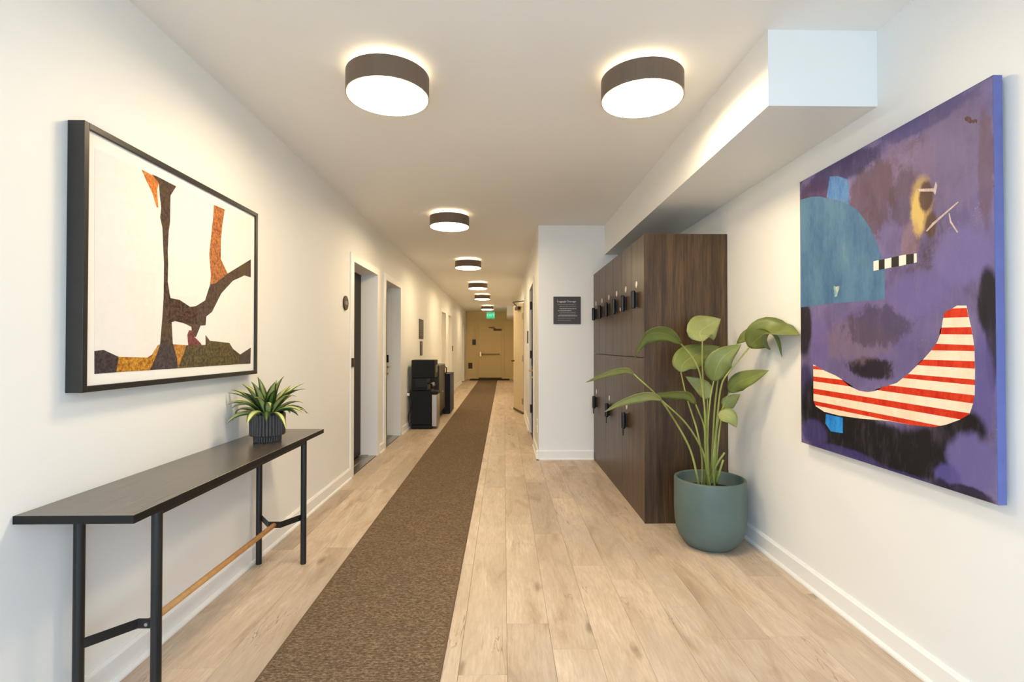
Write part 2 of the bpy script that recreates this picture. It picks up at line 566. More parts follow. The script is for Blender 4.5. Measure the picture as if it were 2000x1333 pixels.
# ---------------------------------------------------------------- outlines of the artworks and of the big plant (metres)
ART_L={'paper': [(1.6741, 1.8588), (2.6969, 1.8885), (2.7011, 1.1062), (1.6809, 1.1107)], 'orange_wedge': [(1.8887, 1.863), (1.9828, 1.86), (1.983, 1.8437), (1.9729, 1.8133), (1.9802, 1.7448), (1.9711, 1.745), (1.9448, 1.7956), (1.9133, 1.8296)], 'trunk': [(1.944, 1.8648), (1.9828, 1.8655), (2.0868, 1.8634), (2.0515, 1.8145), (2.0499, 1.706), (2.042, 1.6667), (2.0374, 1.5818), (2.0407, 1.5358), (2.0388, 1.461), (2.0505, 1.4157), (2.0563, 1.3976), (2.1143, 1.3955), (2.1839, 1.3721), (2.2244, 1.3784), (2.2921, 1.41), (2.3305, 1.4881), (2.3729, 1.4988), (2.4806, 1.5613), (2.6995, 1.6676), (2.7006, 1.5714), (2.6338, 1.5717), (2.5229, 1.5294), (2.4215, 1.4552), (2.3466, 1.3615), (2.3018, 1.3374), (2.2969, 1.2972), (2.2589, 1.2936), (2.226, 1.2414), (2.2013, 1.251), (2.1929, 1.2858), (2.1457, 1.2986), (2.0859, 1.3053), (2.0645, 1.2995), (2.0726, 1.2102), (1.9969, 1.2099), (2.009, 1.3197), (2.0149, 1.3935), (2.016, 1.5317), (2.0098, 1.6041), (2.005, 1.6719), (1.9912, 1.7096), (1.9974, 1.7478), (1.9875, 1.7997), (1.983, 1.8419)], 'orange_branch': [(2.3556, 1.8633), (2.4465, 1.8667), (2.4275, 1.7891), (2.4147, 1.7085), (2.4157, 1.6203), (2.4765, 1.5573), (2.3729, 1.4988), (2.3305, 1.4881), (2.3355, 1.5314), (2.3217, 1.625), (2.3335, 1.702), (2.3507, 1.8027)], 'ground_dark': [(1.68, 1.1854), (1.7182, 1.189), (1.7845, 1.1642), (1.7746, 1.1104), (1.6809, 1.1091)], 'ochre': [(1.7845, 1.1642), (1.9272, 1.1587), (1.952, 1.1697), (1.9838, 1.2053), (1.9969, 1.2099), (1.965, 1.1471), (1.9402, 1.1099), (1.7746, 1.1104)], 'root_dark': [(1.9969, 1.2099), (2.0726, 1.2121), (2.1023, 1.153), (2.1057, 1.1098), (1.9402, 1.1099), (1.965, 1.1471)], 'ochre_bit': [(2.0726, 1.2102), (2.1622, 1.2058), (2.1395, 1.1716), (2.1174, 1.1286), (2.1057, 1.1098), (2.0994, 1.153)], 'olive': [(2.1622, 1.2058), (2.298, 1.2082), (2.2974, 1.2533), (2.3299, 1.2275), (2.4949, 1.218), (2.5269, 1.1895), (2.5974, 1.1596), (2.589, 1.1101), (2.1057, 1.1098), (2.1247, 1.1428)], 'maroon': [(2.1772, 1.2703), (2.2011, 1.2711), (2.2177, 1.2413), (2.2598, 1.2163), (2.2684, 1.2061), (2.1732, 1.2058), (2.1664, 1.2502)], 'ground_right': [(2.5974, 1.1596), (2.705, 1.1949), (2.7011, 1.1087), (2.589, 1.1101)]}
ART_R={'dome': [(2.4805, 1.9367), (2.3947, 1.926), (2.3221, 1.9066), (2.2609, 1.8767), (2.1928, 1.8499), (2.1287, 1.8138), (2.0802, 1.7788), (2.034, 1.7248), (1.9954, 1.6704), (1.9637, 1.6033), (1.9458, 1.5523), (1.9281, 1.5061), (1.9282, 1.4348), (1.9288, 1.3845), (2.1003, 1.3902), (2.2608, 1.3961), (2.4375, 1.3962), (2.4845, 1.3968)], 'cap': [(2.2528, 1.9772), (2.1982, 1.9608), (2.1338, 1.9236), (2.1248, 1.8903), (2.1288, 1.8095), (2.1928, 1.8454), (2.275, 1.8878)], 'boat': [(2.3819, 1.114), (2.3399, 1.101), (2.2904, 1.0861), (2.222, 1.0702), (2.1813, 1.0563), (2.1269, 1.0282), (2.075, 1.0154), (2.0254, 1.0137), (1.978, 1.023), (1.9325, 1.0438), (1.8712, 1.0626), (1.8134, 1.1028), (1.7588, 1.1472), (1.7174, 1.1869), (1.6924, 1.2166), (1.6776, 1.2499), (1.67, 1.2913), (1.6626, 1.3158), (1.6347, 1.3261), (1.6166, 1.3348), (1.5839, 1.3321), (1.5759, 1.2941), (1.5658, 1.2505), (1.5581, 1.1959), (1.5568, 1.1261), (1.5589, 1.0484), (1.5642, 1.0206), (1.5772, 0.9839), (1.6119, 0.9612), (1.6621, 0.9374), (1.7104, 0.9214), (1.8155, 0.9135), (1.9091, 0.9131), (2.069, 0.8996), (2.1993, 0.8945), (2.3013, 0.8976), (2.3652, 0.9156), (2.3819, 0.9401)], 'square': [(2.2899, 0.8884), (2.1763, 0.8873), (2.1771, 0.8198), (2.2565, 0.8149), (2.2942, 0.8457)], 'scratch1': [(1.7348, 1.6086), (1.7077, 1.6296), (1.6561, 1.6542), (1.6098, 1.676), (1.6075, 1.6719), (1.6537, 1.6483), (1.7025, 1.6215), (1.7305, 1.6044)], 'scratch2': [(1.6414, 1.6459), (1.6358, 1.6183), (1.6109, 1.5755), (1.6143, 1.5733), (1.6407, 1.6151), (1.6448, 1.6446)], 'spot': [(1.5837, 1.939), (1.5678, 1.936), (1.5569, 1.9205), (1.5416, 1.9135), (1.5439, 1.9042), (1.5592, 1.9132), (1.5681, 1.9151), (1.5792, 1.9264)], 'flare': [(1.7664, 1.7663), (1.7011, 1.7479), (1.693, 1.7679), (1.688, 1.7528), (1.6961, 1.7237), (1.7039, 1.7374), (1.7637, 1.756)], 'smear': [(2.2302, 1.4712), (2.1889, 1.4662), (2.2098, 1.4247), (2.2265, 1.4236)]}
CHECKER=[(0, [(1.9859, 1.5433), (1.9574, 1.5433), (1.9579, 1.5044), (1.9863, 1.5052)]), (1, [(1.9574, 1.5433), (1.9267, 1.5418), (1.9271, 1.504), (1.9579, 1.5044)]), (0, [(1.9267, 1.5418), (1.8925, 1.5416), (1.8929, 1.5044), (1.9271, 1.504)]), (1, [(1.8925, 1.5416), (1.8561, 1.5419), (1.8565, 1.5024), (1.8929, 1.5044)]), (0, [(1.8561, 1.5419), (1.8224, 1.5402), (1.8228, 1.5037), (1.8565, 1.5024)]), (1, [(1.8224, 1.5402), (1.7873, 1.5374), (1.7877, 1.503), (1.8228, 1.5037)]), (0, [(1.7873, 1.5374), (1.775, 1.5362), (1.7754, 1.5038), (1.7877, 1.503)])]
STRIPES=[[(1.6815, 1.3288), (1.5485, 1.3226), (1.6818, 1.2978), (1.5488, 1.2933)], [(1.6822, 1.2647), (1.5657, 1.2622), (1.6825, 1.2421), (1.566, 1.2384)], [(1.7023, 1.2103), (1.5601, 1.2044), (1.7025, 1.187), (1.5603, 1.1858)], [(1.7535, 1.1539), (1.5607, 1.1539), (1.7749, 1.1335), (1.5609, 1.1305)], [(1.819, 1.0993), (1.5613, 1.0959), (1.8419, 1.083), (1.5615, 1.0784)], [(2.3826, 1.0568), (1.5618, 1.0462), (2.3828, 1.0338), (1.5642, 1.0199)], [(2.3832, 0.9989), (1.5729, 0.9872), (2.3835, 0.9741), (1.6075, 0.963)], [(2.3838, 0.9399), (1.6956, 0.9301), (2.3746, 0.9198), (1.8553, 0.9142)]]
BLOBS=[((2.0358, 1.2369, 0.329, 0.2317), (98, 86, 134), 0.6, 0.5), ((1.6293, 1.8409, 0.133, 0.1868), (112, 98, 134), 0.75, 0.6), ((1.843, 1.866, 0.1453, 0.115), (120, 98, 128), 0.6, 0.6), ((2.0009, 1.7972, 0.1421, 0.1558), (84, 62, 66), 0.7, 1.3), ((1.8323, 1.7475, 0.0714, 0.1143), (70, 52, 56), 0.55, 1.2), ((2.1848, 1.9765, 0.2735, 0.059), (46, 40, 86), 0.8, 0.7), ((2.3684, 1.9178, 0.1347, 0.0736), (66, 48, 84), 0.8, 0.7), ((1.7496, 2.0065, 0.1981, 0.0437), (66, 60, 112), 0.7, 0.8), ((1.6051, 1.4963, 0.1102, 0.1002), (116, 106, 160), 0.8, 0.6), ((1.7785, 1.3891, 0.135, 0.0923), (106, 96, 152), 0.75, 0.6), ((1.5156, 1.7492, 0.0262, 0.1897), (98, 70, 82), 0.6, 1.2), ((1.7573, 1.707, 0.0482, 0.106), (176, 146, 96), 0.9, 0.9), ((1.7686, 1.6826, 0.031, 0.0809), (214, 184, 108), 0.85, 1.3), ((1.7353, 1.7279, 0.0299, 0.0578), (66, 42, 50), 0.9, 0.8), ((1.7153, 1.6235, 0.025, 0.0464), (84, 62, 44), 0.9, 1.0), ((1.8036, 1.5887, 0.0461, 0.0749), (150, 116, 104), 0.4, 1.2), ((2.0084, 1.1117, 0.1311, 0.0457), (26, 20, 28), 0.95, 1.6), ((2.096, 1.2271, 0.2186, 0.0867), (126, 104, 116), 0.5, 1.8), ((1.9786, 1.2768, 0.1667, 0.0819), (50, 42, 60), 0.6, 1.8), ((2.3374, 1.194, 0.0691, 0.169), (104, 92, 148), 0.7, 0.5), ((2.4572, 1.2952, 0.0678, 0.1523), (22, 18, 24), 0.95, 0.5), ((2.4478, 0.9917, 0.0672, 0.1262), (48, 42, 84), 0.9, 0.5), ((1.512, 1.3376, 0.0357, 0.11), (24, 20, 24), 0.95, 0.5), ((1.5038, 1.1961, 0.0193, 0.1406), (38, 32, 46), 0.9, 0.5), ((1.5314, 1.0689, 0.0399, 0.1748), (92, 84, 144), 0.8, 0.5), ((2.3408, 0.8801, 0.1542, 0.181), (18, 15, 19), 1.0, 0.35), ((2.1317, 0.8315, 0.2922, 0.1012), (18, 15, 19), 1.0, 0.35), ((1.9044, 0.8017, 0.314, 0.0983), (18, 15, 19), 1.0, 0.4), ((1.6992, 0.8441, 0.1436, 0.0809), (20, 17, 22), 1.0, 0.4), ((1.6206, 0.9306, 0.1044, 0.0772), (20, 17, 22), 1.0, 0.35), ((2.3808, 0.789, 0.1034, 0.0638), (64, 56, 110), 0.85, 0.6), ((2.1652, 0.7255, 0.2327, 0.0357), (58, 52, 108), 0.85, 0.6), ((1.8558, 0.7066, 0.1959, 0.0268), (56, 50, 104), 0.8, 0.6), ((1.5767, 0.8286, 0.0881, 0.0979), (104, 96, 152), 0.95, 0.5), ((1.6604, 0.7578, 0.0506, 0.0515), (84, 76, 140), 0.9, 0.6), ((1.5866, 0.7281, 0.0892, 0.0263), (24, 20, 34), 0.9, 0.7), ((1.6806, 0.7093, 0.0399, 0.0452), (22, 18, 30), 0.85, 0.6)]
LEAVES=[([(1.0664, 3.0, 1.2178), (0.9833, 2.97, 1.2681), (0.9016, 2.94, 1.2809), (0.8321, 2.92, 1.2622), (0.7885, 2.9, 1.2055), (0.7592, 2.9, 1.1312)], 0.12, 58, 0.25, [(1.0664, 3.0, 1.2178), (1.1313, 3.0, 1.1408), (1.1798, 3.0, 1.0436), (1.202, 3.0, 0.8898), (1.2231, 3.0, 0.6796), (1.2303, 3.0, 0.4778), (1.245, 3.03, 0.3)]), ([(1.2368, 3.1, 1.2327), (1.2337, 3.13, 1.2905), (1.3081, 3.18, 1.335), (1.4063, 3.22, 1.3786)], 0.19, 0, 0.1, [(1.2368, 3.1, 1.2327), (1.2293, 3.0829, 1.0809), (1.2339, 3.0657, 0.8334), (1.2353, 3.0486, 0.4661), (1.225, 3.07, 0.3)]), ([(1.0942, 3.08, 1.0437), (1.1141, 3.1, 1.0887), (1.1841, 3.14, 1.1338), (1.2939, 3.2, 1.1714), (1.4115, 3.25, 1.2017)], 0.165, 15, 0.2, [(1.0942, 3.08, 1.0437), (1.1249, 3.0629, 0.8835), (1.1798, 3.0457, 0.6882), (1.2036, 3.0286, 0.5117), (1.21, 3.05, 0.3)]), ([(1.2441, 2.95, 0.9944), (1.252, 2.93, 1.0709), (1.2874, 2.91, 1.1425), (1.3876, 2.9, 1.2133)], 0.15, 8, 0.2, [(1.2441, 2.95, 0.9944), (1.2272, 2.9586, 0.894), (1.2155, 2.9671, 0.7252), (1.2163, 2.9757, 0.4836), (1.255, 3.01, 0.3)]), ([(1.4138, 2.86, 1.1961), (1.4335, 2.8, 1.246), (1.451, 2.7, 1.2809), (1.4683, 2.6, 1.283), (1.5013, 2.515, 1.2594)], 0.18, 5, 0.12, [(1.4138, 2.86, 1.1961), (1.3093, 2.8889, 1.055), (1.2767, 2.9178, 0.9749), (1.2669, 2.9467, 0.8194), (1.2596, 2.9756, 0.5469), (1.275, 3.02, 0.3)]), ([(1.35, 2.98, 0.9269), (1.3742, 2.92, 0.9858), (1.4196, 2.84, 1.0272), (1.4739, 2.76, 1.0688)], 0.105, 12, 0.2, [(1.35, 2.98, 0.9269), (1.3141, 2.9914, 0.8309), (1.2895, 3.0029, 0.7429), (1.2701, 3.0143, 0.5384), (1.285, 3.05, 0.3)]), ([(1.27, 2.95, 0.8088), (1.2995, 2.92, 0.7975), (1.3299, 2.9, 0.7751), (1.3556, 2.9, 0.7275)], 0.1, 10, 0.2, [(1.27, 2.95, 0.8088), (1.2611, 2.95, 0.7509), (1.2491, 2.95, 0.6375), (1.237, 2.95, 0.4959), (1.265, 2.98, 0.3)]), ([(1.3738, 3.1, 0.8145), (1.4041, 3.1, 0.8532), (1.4641, 3.08, 0.9058)], 0.085, 20, 0.2, [(1.3738, 3.1, 0.8145), (1.3406, 3.08, 0.7311), (1.3134, 3.06, 0.5871), (1.295, 3.08, 0.3)]), ([(1.1238, 2.92, 0.8627), (1.069, 2.9, 0.9159), (0.9992, 2.88, 0.9312), (0.8992, 2.86, 0.9278), (0.7714, 2.84, 0.9146)], 0.085, 66, 0.3, [(1.1238, 2.92, 0.8627), (1.177, 2.9314, 0.731), (1.1874, 2.9429, 0.6103), (1.2035, 2.9543, 0.4729), (1.235, 2.99, 0.3)]), ([(0.884, 2.8, 0.8996), (0.8079, 2.76, 0.9285), (0.7131, 2.74, 0.9232), (0.6195, 2.72, 0.8903), (0.546, 2.72, 0.8429)], 0.085, 62, 0.3, [(0.884, 2.8, 0.8996), (1.0386, 2.84, 0.7612), (1.1463, 2.88, 0.5997), (1.1894, 2.92, 0.4656), (1.245, 2.97, 0.3)]), ([(0.7483, 2.88, 1.0424), (0.6958, 2.85, 1.0671), (0.6123, 2.82, 1.0625), (0.5247, 2.8, 1.0319), (0.4533, 2.78, 0.9996)], 0.075, 72, 0.3, [(0.7483, 2.88, 1.0424), (0.8946, 2.8956, 0.9088), (0.9936, 2.9111, 0.7739), (1.0856, 2.9267, 0.6139), (1.1347, 2.9422, 0.4603), (1.175, 2.98, 0.3)]), ([(1.2836, 3.14, 0.8668), (1.2555, 3.15, 0.9423), (1.1598, 3.18, 1.0103)], 0.1, 10, 0.2, [(1.2836, 3.14, 0.8668), (1.2675, 3.108, 0.7445), (1.2535, 3.076, 0.5422), (1.265, 3.09, 0.3)]), ([(1.3866, 2.95, 1.2199), (1.4185, 2.88, 1.2696), (1.4506, 2.78, 1.286), (1.4662, 2.68, 1.2466), (1.4742, 2.63, 1.143)], 0.08, 30, 0.3, [(1.3866, 2.95, 1.2199), (1.3048, 2.9678, 1.0797), (1.2832, 2.9856, 0.9869), (1.2696, 3.0033, 0.8006), (1.2613, 3.0211, 0.5369), (1.26, 3.06, 0.3)])]
STUBS=[[(1.3196, 2.98, 0.5664), (1.2748, 2.98, 0.4984), (1.234, 3.0, 0.389)], [(1.2981, 2.95, 0.5291), (1.278, 2.96, 0.4473), (1.2702, 2.98, 0.3822)]]

# ================================================================ objects
def stuff(*a):
    o = obj(*a); o['kind'] = 'stuff'; return o
# ---------------------------------------------------------------- carpet runner
def carpet():
    t = NT('ribbed_carpet')
    b = t.bsdf(.95, spec=.1)
    v = t.coords()
    sp = t.noise(t.coords((.45, 1, 1)), 170, 3, .75)
    rib = t.n('ShaderNodeTexWave', wave_type='BANDS', bands_direction='Y'); rib.inputs['Scale'].default_value = 34
    rib.inputs['Distortion'].default_value = 1.2; rib.inputs['Detail'].default_value = 2; rib.inputs['Detail Scale'].default_value = 3
    t.link(v, rib.inputs['Vector'])
    big = t.noise(v, 5, 3)
    c = t.ramp(sp, [(.30, srgb(64, 49, 36)), (.5, srgb(122, 101, 79)), (.70, srgb(172, 150, 122))])
    c = t.mix(t.ramp(rib.outputs['Fac'], [(.0, (.45, .45, .45, 1)), (.6, (0, 0, 0, 1))]), c, srgb(70, 58, 45))
    c = t.mix(t.ramp(big, [(.35, (.16, .16, .16, 1)), (.65, (0, 0, 0, 1))]), c, srgb(92, 84, 76))
    t.link(c, b.inputs['Base Color'])
    t.bump(b, rib.outputs['Fac'], .5, .002)
    return t.m
M['carpet'] = carpet()
cr = thing('carpet_runner', 'long brown ribbed carpet runner down the hallway', 'carpet', (-.555, 7.9, 0))
obj('pile', box(-.882, -.232, -1.40, 17.75, 0, .009, bevel=.003), M['carpet'], cr)
edge = plain('bound_carpet_edge', srgb(112, 93, 72), .95, spec=.1)
obj('binding', merge([box(-.886, -.878, -1.40, 17.75, 0, .0095), box(-.236, -.228, -1.40, 17.75, 0, .0095)]), edge, cr)
mat = thing('door_mat', 'black mat on the floor in front of the far exit door', 'mat', (-.5, 18.2, 0))
obj('pad', box(-1.22, .20, 17.8, 18.55, 0, .012, bevel=.004), plain('black_rubber', srgb(22, 20, 20), .8), mat)
for ya in (17.78, 18.55):
    obj('rim', box(-1.24, .22, ya, ya + .02, 0, .006), M['black'], mat)

# ---------------------------------------------------------------- ceiling lights
def drum_mat():
    return plain('dark_bronze_drum', srgb(112, 94, 78), .45, .1)
M['drum'] = drum_mat()
M['diffuser'] = emit('warm_diffuser', (1.0, .79, .49, 1), LAMP_POWER)
M['halo'] = emit('warm_uplight_ring', (1.0, .79, .49, 1), LAMP_POWER * .22)
M['canopy'] = plain('white_lamp_canopy', srgb(225, 220, 210), .5)
LR, LB = .19, 2.365
def drum_light(loc, label):
    t = thing('ceiling_light', label, 'ceiling light', loc, 'drum ceiling lights')
    # local z: 0 = ceiling
    zb = LB - H
    obj('canopy', lathe([(0, -.001), (.115, -.001), (.115, -.034), (0, -.034)], 40), M['canopy'], None).parent = t
    d = obj('drum', lathe([(LR - .006, -.034), (LR, -.034), (LR, zb), (LR - .006, zb), (LR - .006, -.034)], 64), M['drum'], None, smooth=False); d.parent = t
    obj('top_plate', lathe([(0, -.034), (LR - .006, -.034), (LR - .006, -.038), (0, -.038)], 64), M['drum'], None).parent = t
    o = obj('uplight_ring', lathe([(.125, -.0335), (.15, -.0335), (.15, -.0305), (.125, -.0305), (.125, -.0335)], 48), M['halo'], None); o.parent = t
    o = obj('diffuser', lathe([(0, zb + .006), (LR - .0065, zb + .006), (LR - .0065, zb - .002), (LR - .012, zb - .004), (0, zb - .004)], 64), M['diffuser'], None); o.parent = t
    return t
LIGHTS = [((-.541, 2.335), 'dark drum ceiling light above the left side of the lobby, nearest the framed picture'),
          ((.651, 2.338), 'dark drum ceiling light beside the white dropped beam'),
          ((-.528, 4.87), 'first dark drum light of the hallway row, just before the first left door'),
          ((-.528, 7.42), 'second dark drum light of the hallway row, counted from the lobby'),
          ((-.520, 10.05), 'third dark drum light of the hallway row, counted from the lobby'),
          ((-.528, 12.33), 'fourth dark drum light of the hallway row, counted from the lobby'),
          ((-.522, 15.70), 'last dark drum light of the hallway row, beside the exit sign')]
L0 = drum_light((LIGHTS[0][0][0], LIGHTS[0][0][1], H), LIGHTS[0][1])
for p, lab in LIGHTS[1:]:
    copy_tree(L0, (p[0], p[1], H), lab)

# ---------------------------------------------------------------- lockers
def laminate():
    t = NT('dark_wenge_laminate')
    b = t.bsdf(.36, spec=.38)
    v = t.coords((1, 1, .035))
    g1 = t.noise(v, 170, 5, .65)
    g2 = t.noise(t.coords((1, 1, .05)), 22, 4, .6)
    c = t.ramp(g2, [(.3, srgb(56, 39, 25)), (.5, srgb(84, 62, 40)), (.7, srgb(108, 84, 55))])
    c = t.mix(t.ramp(g1, [(.4, (.6, .6, .6, 1)), (.62, (0, 0, 0, 1))]), c, srgb(40, 29, 20))
    t.link(c, b.inputs['Base Color'])
    t.bump(b, g1, .08, .0005)
    return t.m
M['laminate'] = laminate()
LX, LY0, LY1, LZ = .957, 3.39, 5.32, 1.97
lk = thing('locker_bank', 'dark wood-grain bank of lockers against the right wall', 'lockers', ((LX + XR) / 2, (LY0 + LY1) / 2, 0))
obj('side_panel', box(LX - .002, XR - .002, LY0, LY0 + .022, 0, LZ, bevel=.001), M['laminate'], lk)
obj('carcass', box(LX + .022, XR - .002, LY0 + .022, LY1, .06, LZ, bevel=.001), plain('dark_carcass_board', srgb(30, 22, 15), .7), lk)
obj('kick_plate', box(LX + .002, LX + .022, LY0 + .022, LY1, 0, .098), M['laminate'], lk)
E2 = [LY0 + .024 + i * (LY1 - .002 - LY0 - .024) / 6 for i in range(7)]
M['lock'] = plain('black_lock_plastic', srgb(26, 25, 27), .35)
def lock_parts(door, y, z0, plate_z, key, left):
    # cylinder-shaped padlock body, mount plate, round number disc, hanging key tag
    obj('lock_mount', box(LX - .012, LX, y - .010, y + .010, z0 + .01, z0 + .115, bevel=.003), M['lock'], door)
    bm = lathe([(0, -.002), (.013, -.002), (.0165, .003), (.0165, .121), (.013, .126), (0, .126)], 20)
    bmesh.ops.translate(bm, verts=bm.verts[:], vec=(LX - .028, y, z0))
    obj('lock', bm, M['lock'], door, smooth=False)
    bm = lathe([(0, 0), (.0235, 0), (.025, .0015), (.025, .003), (.022, .004), (0, .004)], 28)
    bm.transform(Matrix.Translation((LX, y, plate_z)) @ Matrix.Rotation(R(-90), 4, 'Y'))
    obj('number_disc', bm, M['chrome'], door)
    if key:
        obj('key_tag', box(LX - .040, LX - .032, y - .028 + left, y - .006 + left, z0 - .052, z0 + .012, bevel=.002), M['lock'], door)
    elif left:
        obj('key', box(LX - .048, LX - .044, y - .006, y + .006, z0 + .004, z0 + .03, bevel=.001), M['chrome'], door)
for i in range(6):
    d = obj('upper_door', box(LX, LX + .02, E2[i] + .0024, E2[i + 1] - .0024, 1.127, LZ - .002, bevel=.001), M['laminate'], lk)
    lock_parts(d, (E2[i] + E2[i + 1]) / 2 + .01, 1.475, 1.647, False, i == 1)
for i in range(3):
    d = obj('lower_door', box(LX, LX + .02, E2[2 * i] + .0024, E2[2 * i + 2] - .0024, .10, 1.122, bevel=.001), M['laminate'], lk)
    lock_parts(d, E2[2 * i] + .47, .565, .735, True, .0)

# ---------------------------------------------------------------- sign on the short wall
sg = thing('wall_sign', 'square charcoal lettered sign on the short white wall', 'sign', (.672, YS, 1.58))
M['sign'] = plain('charcoal_sign_plate', srgb(62, 54, 52), .5)
M['sign_text'] = plain('pale_sign_print', srgb(206, 200, 198), .6)
M['sign_text_dim'] = plain('grey_sign_print', srgb(140, 130, 124), .6)
obj('plate', box(.528, .819, YS - .010, YS, 1.440, 1.733, bevel=.003), M['sign'], sg)
YT = YS - .0105
def on_back(bm, x, z): return place(bm, (1, 0, 0), (0, 0, 1), (x, YT, z))
obj('lettering', on_back(text_mesh('Luggage Storage', .031), .668, 1.682), M['sign_text'], sg)
random.seed(5)
lines = [(.572, .772, 1.648, 0), (.592, .772, 1.627, 0), (.592, .774, 1.604, 1), (.578, .718, 1.583, 1), (.592, .764, 1.566, 0), (.592, .762, 1.546, 0),
         (.578, .782, 1.528, 1), (.574, .756, 1.503, 0), (.574, .712, 1.480, 0)]
rows = [[], []]
for xa, xb, z, k in lines:
    x = xa
    while x < xb:
        w = min(random.uniform(.010, .030), xb - x)
        rows[k].append((x, x + w, YT - .0006, YT + .0005, z - .003, z + .003))
        x += w + .004
stuff('printed_lines', boxes(rows[0]), M['sign_text_dim'], sg)
stuff('printed_lines', boxes(rows[1]), M['sign_text'], sg)

# ---------------------------------------------------------------- console table
def table_wood():
    t = NT('black_stained_ash')
    b = t.bsdf(.26, spec=1.0)
    v = t.coords((1, .05, 1))
    g = t.noise(v, 130, 5, .6, .4)
    t.link(t.ramp(g, [(.35, srgb(62, 54, 47)), (.65, srgb(98, 88, 77))]), b.inputs['Base Color'])  # lightened base puts part of the wall's sheen into the top's colour
    t.bump(b, g, .25, .0008)
    return t.m
M['table_top'] = table_wood()
tb = thing('console_table', 'narrow black console table with a wooden stretcher rod against the left wall', 'table', (-1.225, 2.21, 0))
TZ = .717
obj('table_top', box(-1.398, -1.058, 1.455, 2.965, TZ - .024, TZ, bevel=.0015), M['table_top'], tb)
edge_m = plain('table_edge_shade', srgb(24, 20, 18), .5, spec=.3)  # added strips that paint the shaded look of the table's edges
obj('edge_shade', box(-1.398, -1.058, 1.4541, 1.4549, TZ - .0238, TZ - .0004), edge_m, tb)
obj('edge_shade', box(-1.0579, -1.0571, 1.455, 2.965, TZ - .0238, TZ - .0004), edge_m, tb)
XF, XB, YA, YB = -1.108, -1.352, 1.625, 2.80
obj('rail', merge([box(XF - .012, XF + .012, YA, YB, TZ - .054, TZ - .024), box(XB, XF, YA - .012, YA + .012, TZ - .044, TZ - .024), box(XB, XF, YB - .012, YB + .012, TZ - .044, TZ - .024)]), M['black'], tb)
for x in (XF, XB):
    for y in (YA, YB):
        bm = lathe([(0, 0), (.0145, 0), (.0155, .002), (.0155, TZ - .024), (0, TZ - .024)], 24)
        bmesh.ops.translate(bm, verts=bm.verts[:], vec=(x, y, 0))
        obj('leg', bm, M['black'], tb)
ZS = .255
def bracket(y, s):
    # flat bar bent inwards between the two legs of one end
    pts = [(XB + .012, y), (XB + .105, y + s * .115), (XF - .075, y + s * .115), (XF - .012, y)]
    bm = bmesh.new()
    prev = None
    for i, (x, yy) in enumerate(pts):
        q = [bm.verts.new((x, yy + o_, ZS + h)) for o_, h in ((-.0025, -.016), (.0025, -.016), (.0025, .016), (-.0025, .016))]
        if prev:
            for k in range(4):
                bm.faces.new((prev[k], prev[(k + 1) % 4], q[(k + 1) % 4], q[k]))
        else:
            bm.faces.new(q)
        prev = q
    bm.faces.new(prev)
    bmesh.ops.recalc_face_normals(bm, faces=bm.faces[:])
    br = obj('bracket', bm, M['black'], tb)
    xm = (XB + XF) / 2 + .015
    obj('screw', tube([(xm, y + s * .105, ZS), (xm, y + s * .118, ZS)], .006, 10), M['metal'], br)
bracket(YA, 1); bracket(YB, -1)
rodm = plain('oiled_beech', srgb(200, 146, 86), .5, var=.12, vscale=30)
xm = (XB + XF) / 2 + .015
obj('stretcher_rod', tube([(xm, YA + .118, ZS), (xm, YB - .118, ZS)], .0125, 18), rodm, tb, smooth=True)

# ---------------------------------------------------------------- small potted plant on the table
sp = thing('potted_plant', 'small leafy plant in a ribbed charcoal pot on the console table', 'plant', (-1.209, 2.588, TZ))
PC = Vector((-1.209, 2.588, TZ))
M['ribbed'] = plain('charcoal_ribbed_ceramic', srgb(56, 50, 46), .38)
M['soil'] = plain('dark_potting_soil', srgb(38, 28, 22), .95, var=.4, vscale=60, bump=.6, bscale=120)
prof = [(0, 0), (.062, 0), (.066, .004), (.066, .030), (.070, .031), (.082, .033), (.0847, .037), (.0847, .139), (.083, .143), (.077, .143), (.077, .118), (0, .118)]
bm = lathe(prof, 192, PC.x, PC.y, flute=(2, 8, 32, .0045))
bmesh.ops.translate(bm, verts=bm.verts[:], vec=(0, 0, TZ))
pt = obj('pot', bm, M['ribbed'], sp)
bm = lathe([(0, TZ + .131), (.03, TZ + .13), (.0765, TZ + .126)], 32, PC.x, PC.y)
obj('soil', bm, M['soil'], pt)
def leaf_mat(name, mid, edge, vein, rough=.42, stripe=.5):
    """colour runs across the blade (uv.x: 0..1), with a pale midrib and fine side veins"""
    t = NT(name)
    b = t.bsdf(rough, spec=.45)
    uv = t.n('ShaderNodeUVMap')
    sep = t.n('ShaderNodeSeparateXYZ'); t.link(uv.outputs[0], sep.inputs[0])
    sub = t.n('ShaderNodeMath', operation='SUBTRACT'); sub.inputs[1].default_value = .5; t.link(sep.outputs[0], sub.inputs[0])
    ab = t.n('ShaderNodeMath', operation='ABSOLUTE'); t.link(sub.outputs[0], ab.inputs[0])
    base = t.ramp(ab.outputs[0], [(0.0, vein), (.018, mid), (stripe * .5, mid), (min(.5, stripe * .5 + .1), edge)])
    wv = t.n('ShaderNodeTexWave', wave_type='BANDS', bands_direction='DIAGONAL'); wv.inputs['Scale'].default_value = 9; wv.inputs['Distortion'].default_value = .6
    t.link(uv.outputs[0], wv.inputs['Vector'])
    nz = t.noise(t.coords(), 14, 3)
    base = t.mix(t.ramp(nz, [(.35, (.25, .25, .25, 1)), (.65, (0, 0, 0, 1))]), base, tuple(c * .6 for c in edge[:3]) + (1,))
    t.link(base, b.inputs['Base Color'])
    t.bump(b, wv.outputs['Fac'], .12, .001)
    b.inputs['Subsurface Weight'].default_value = 0
    return t.m
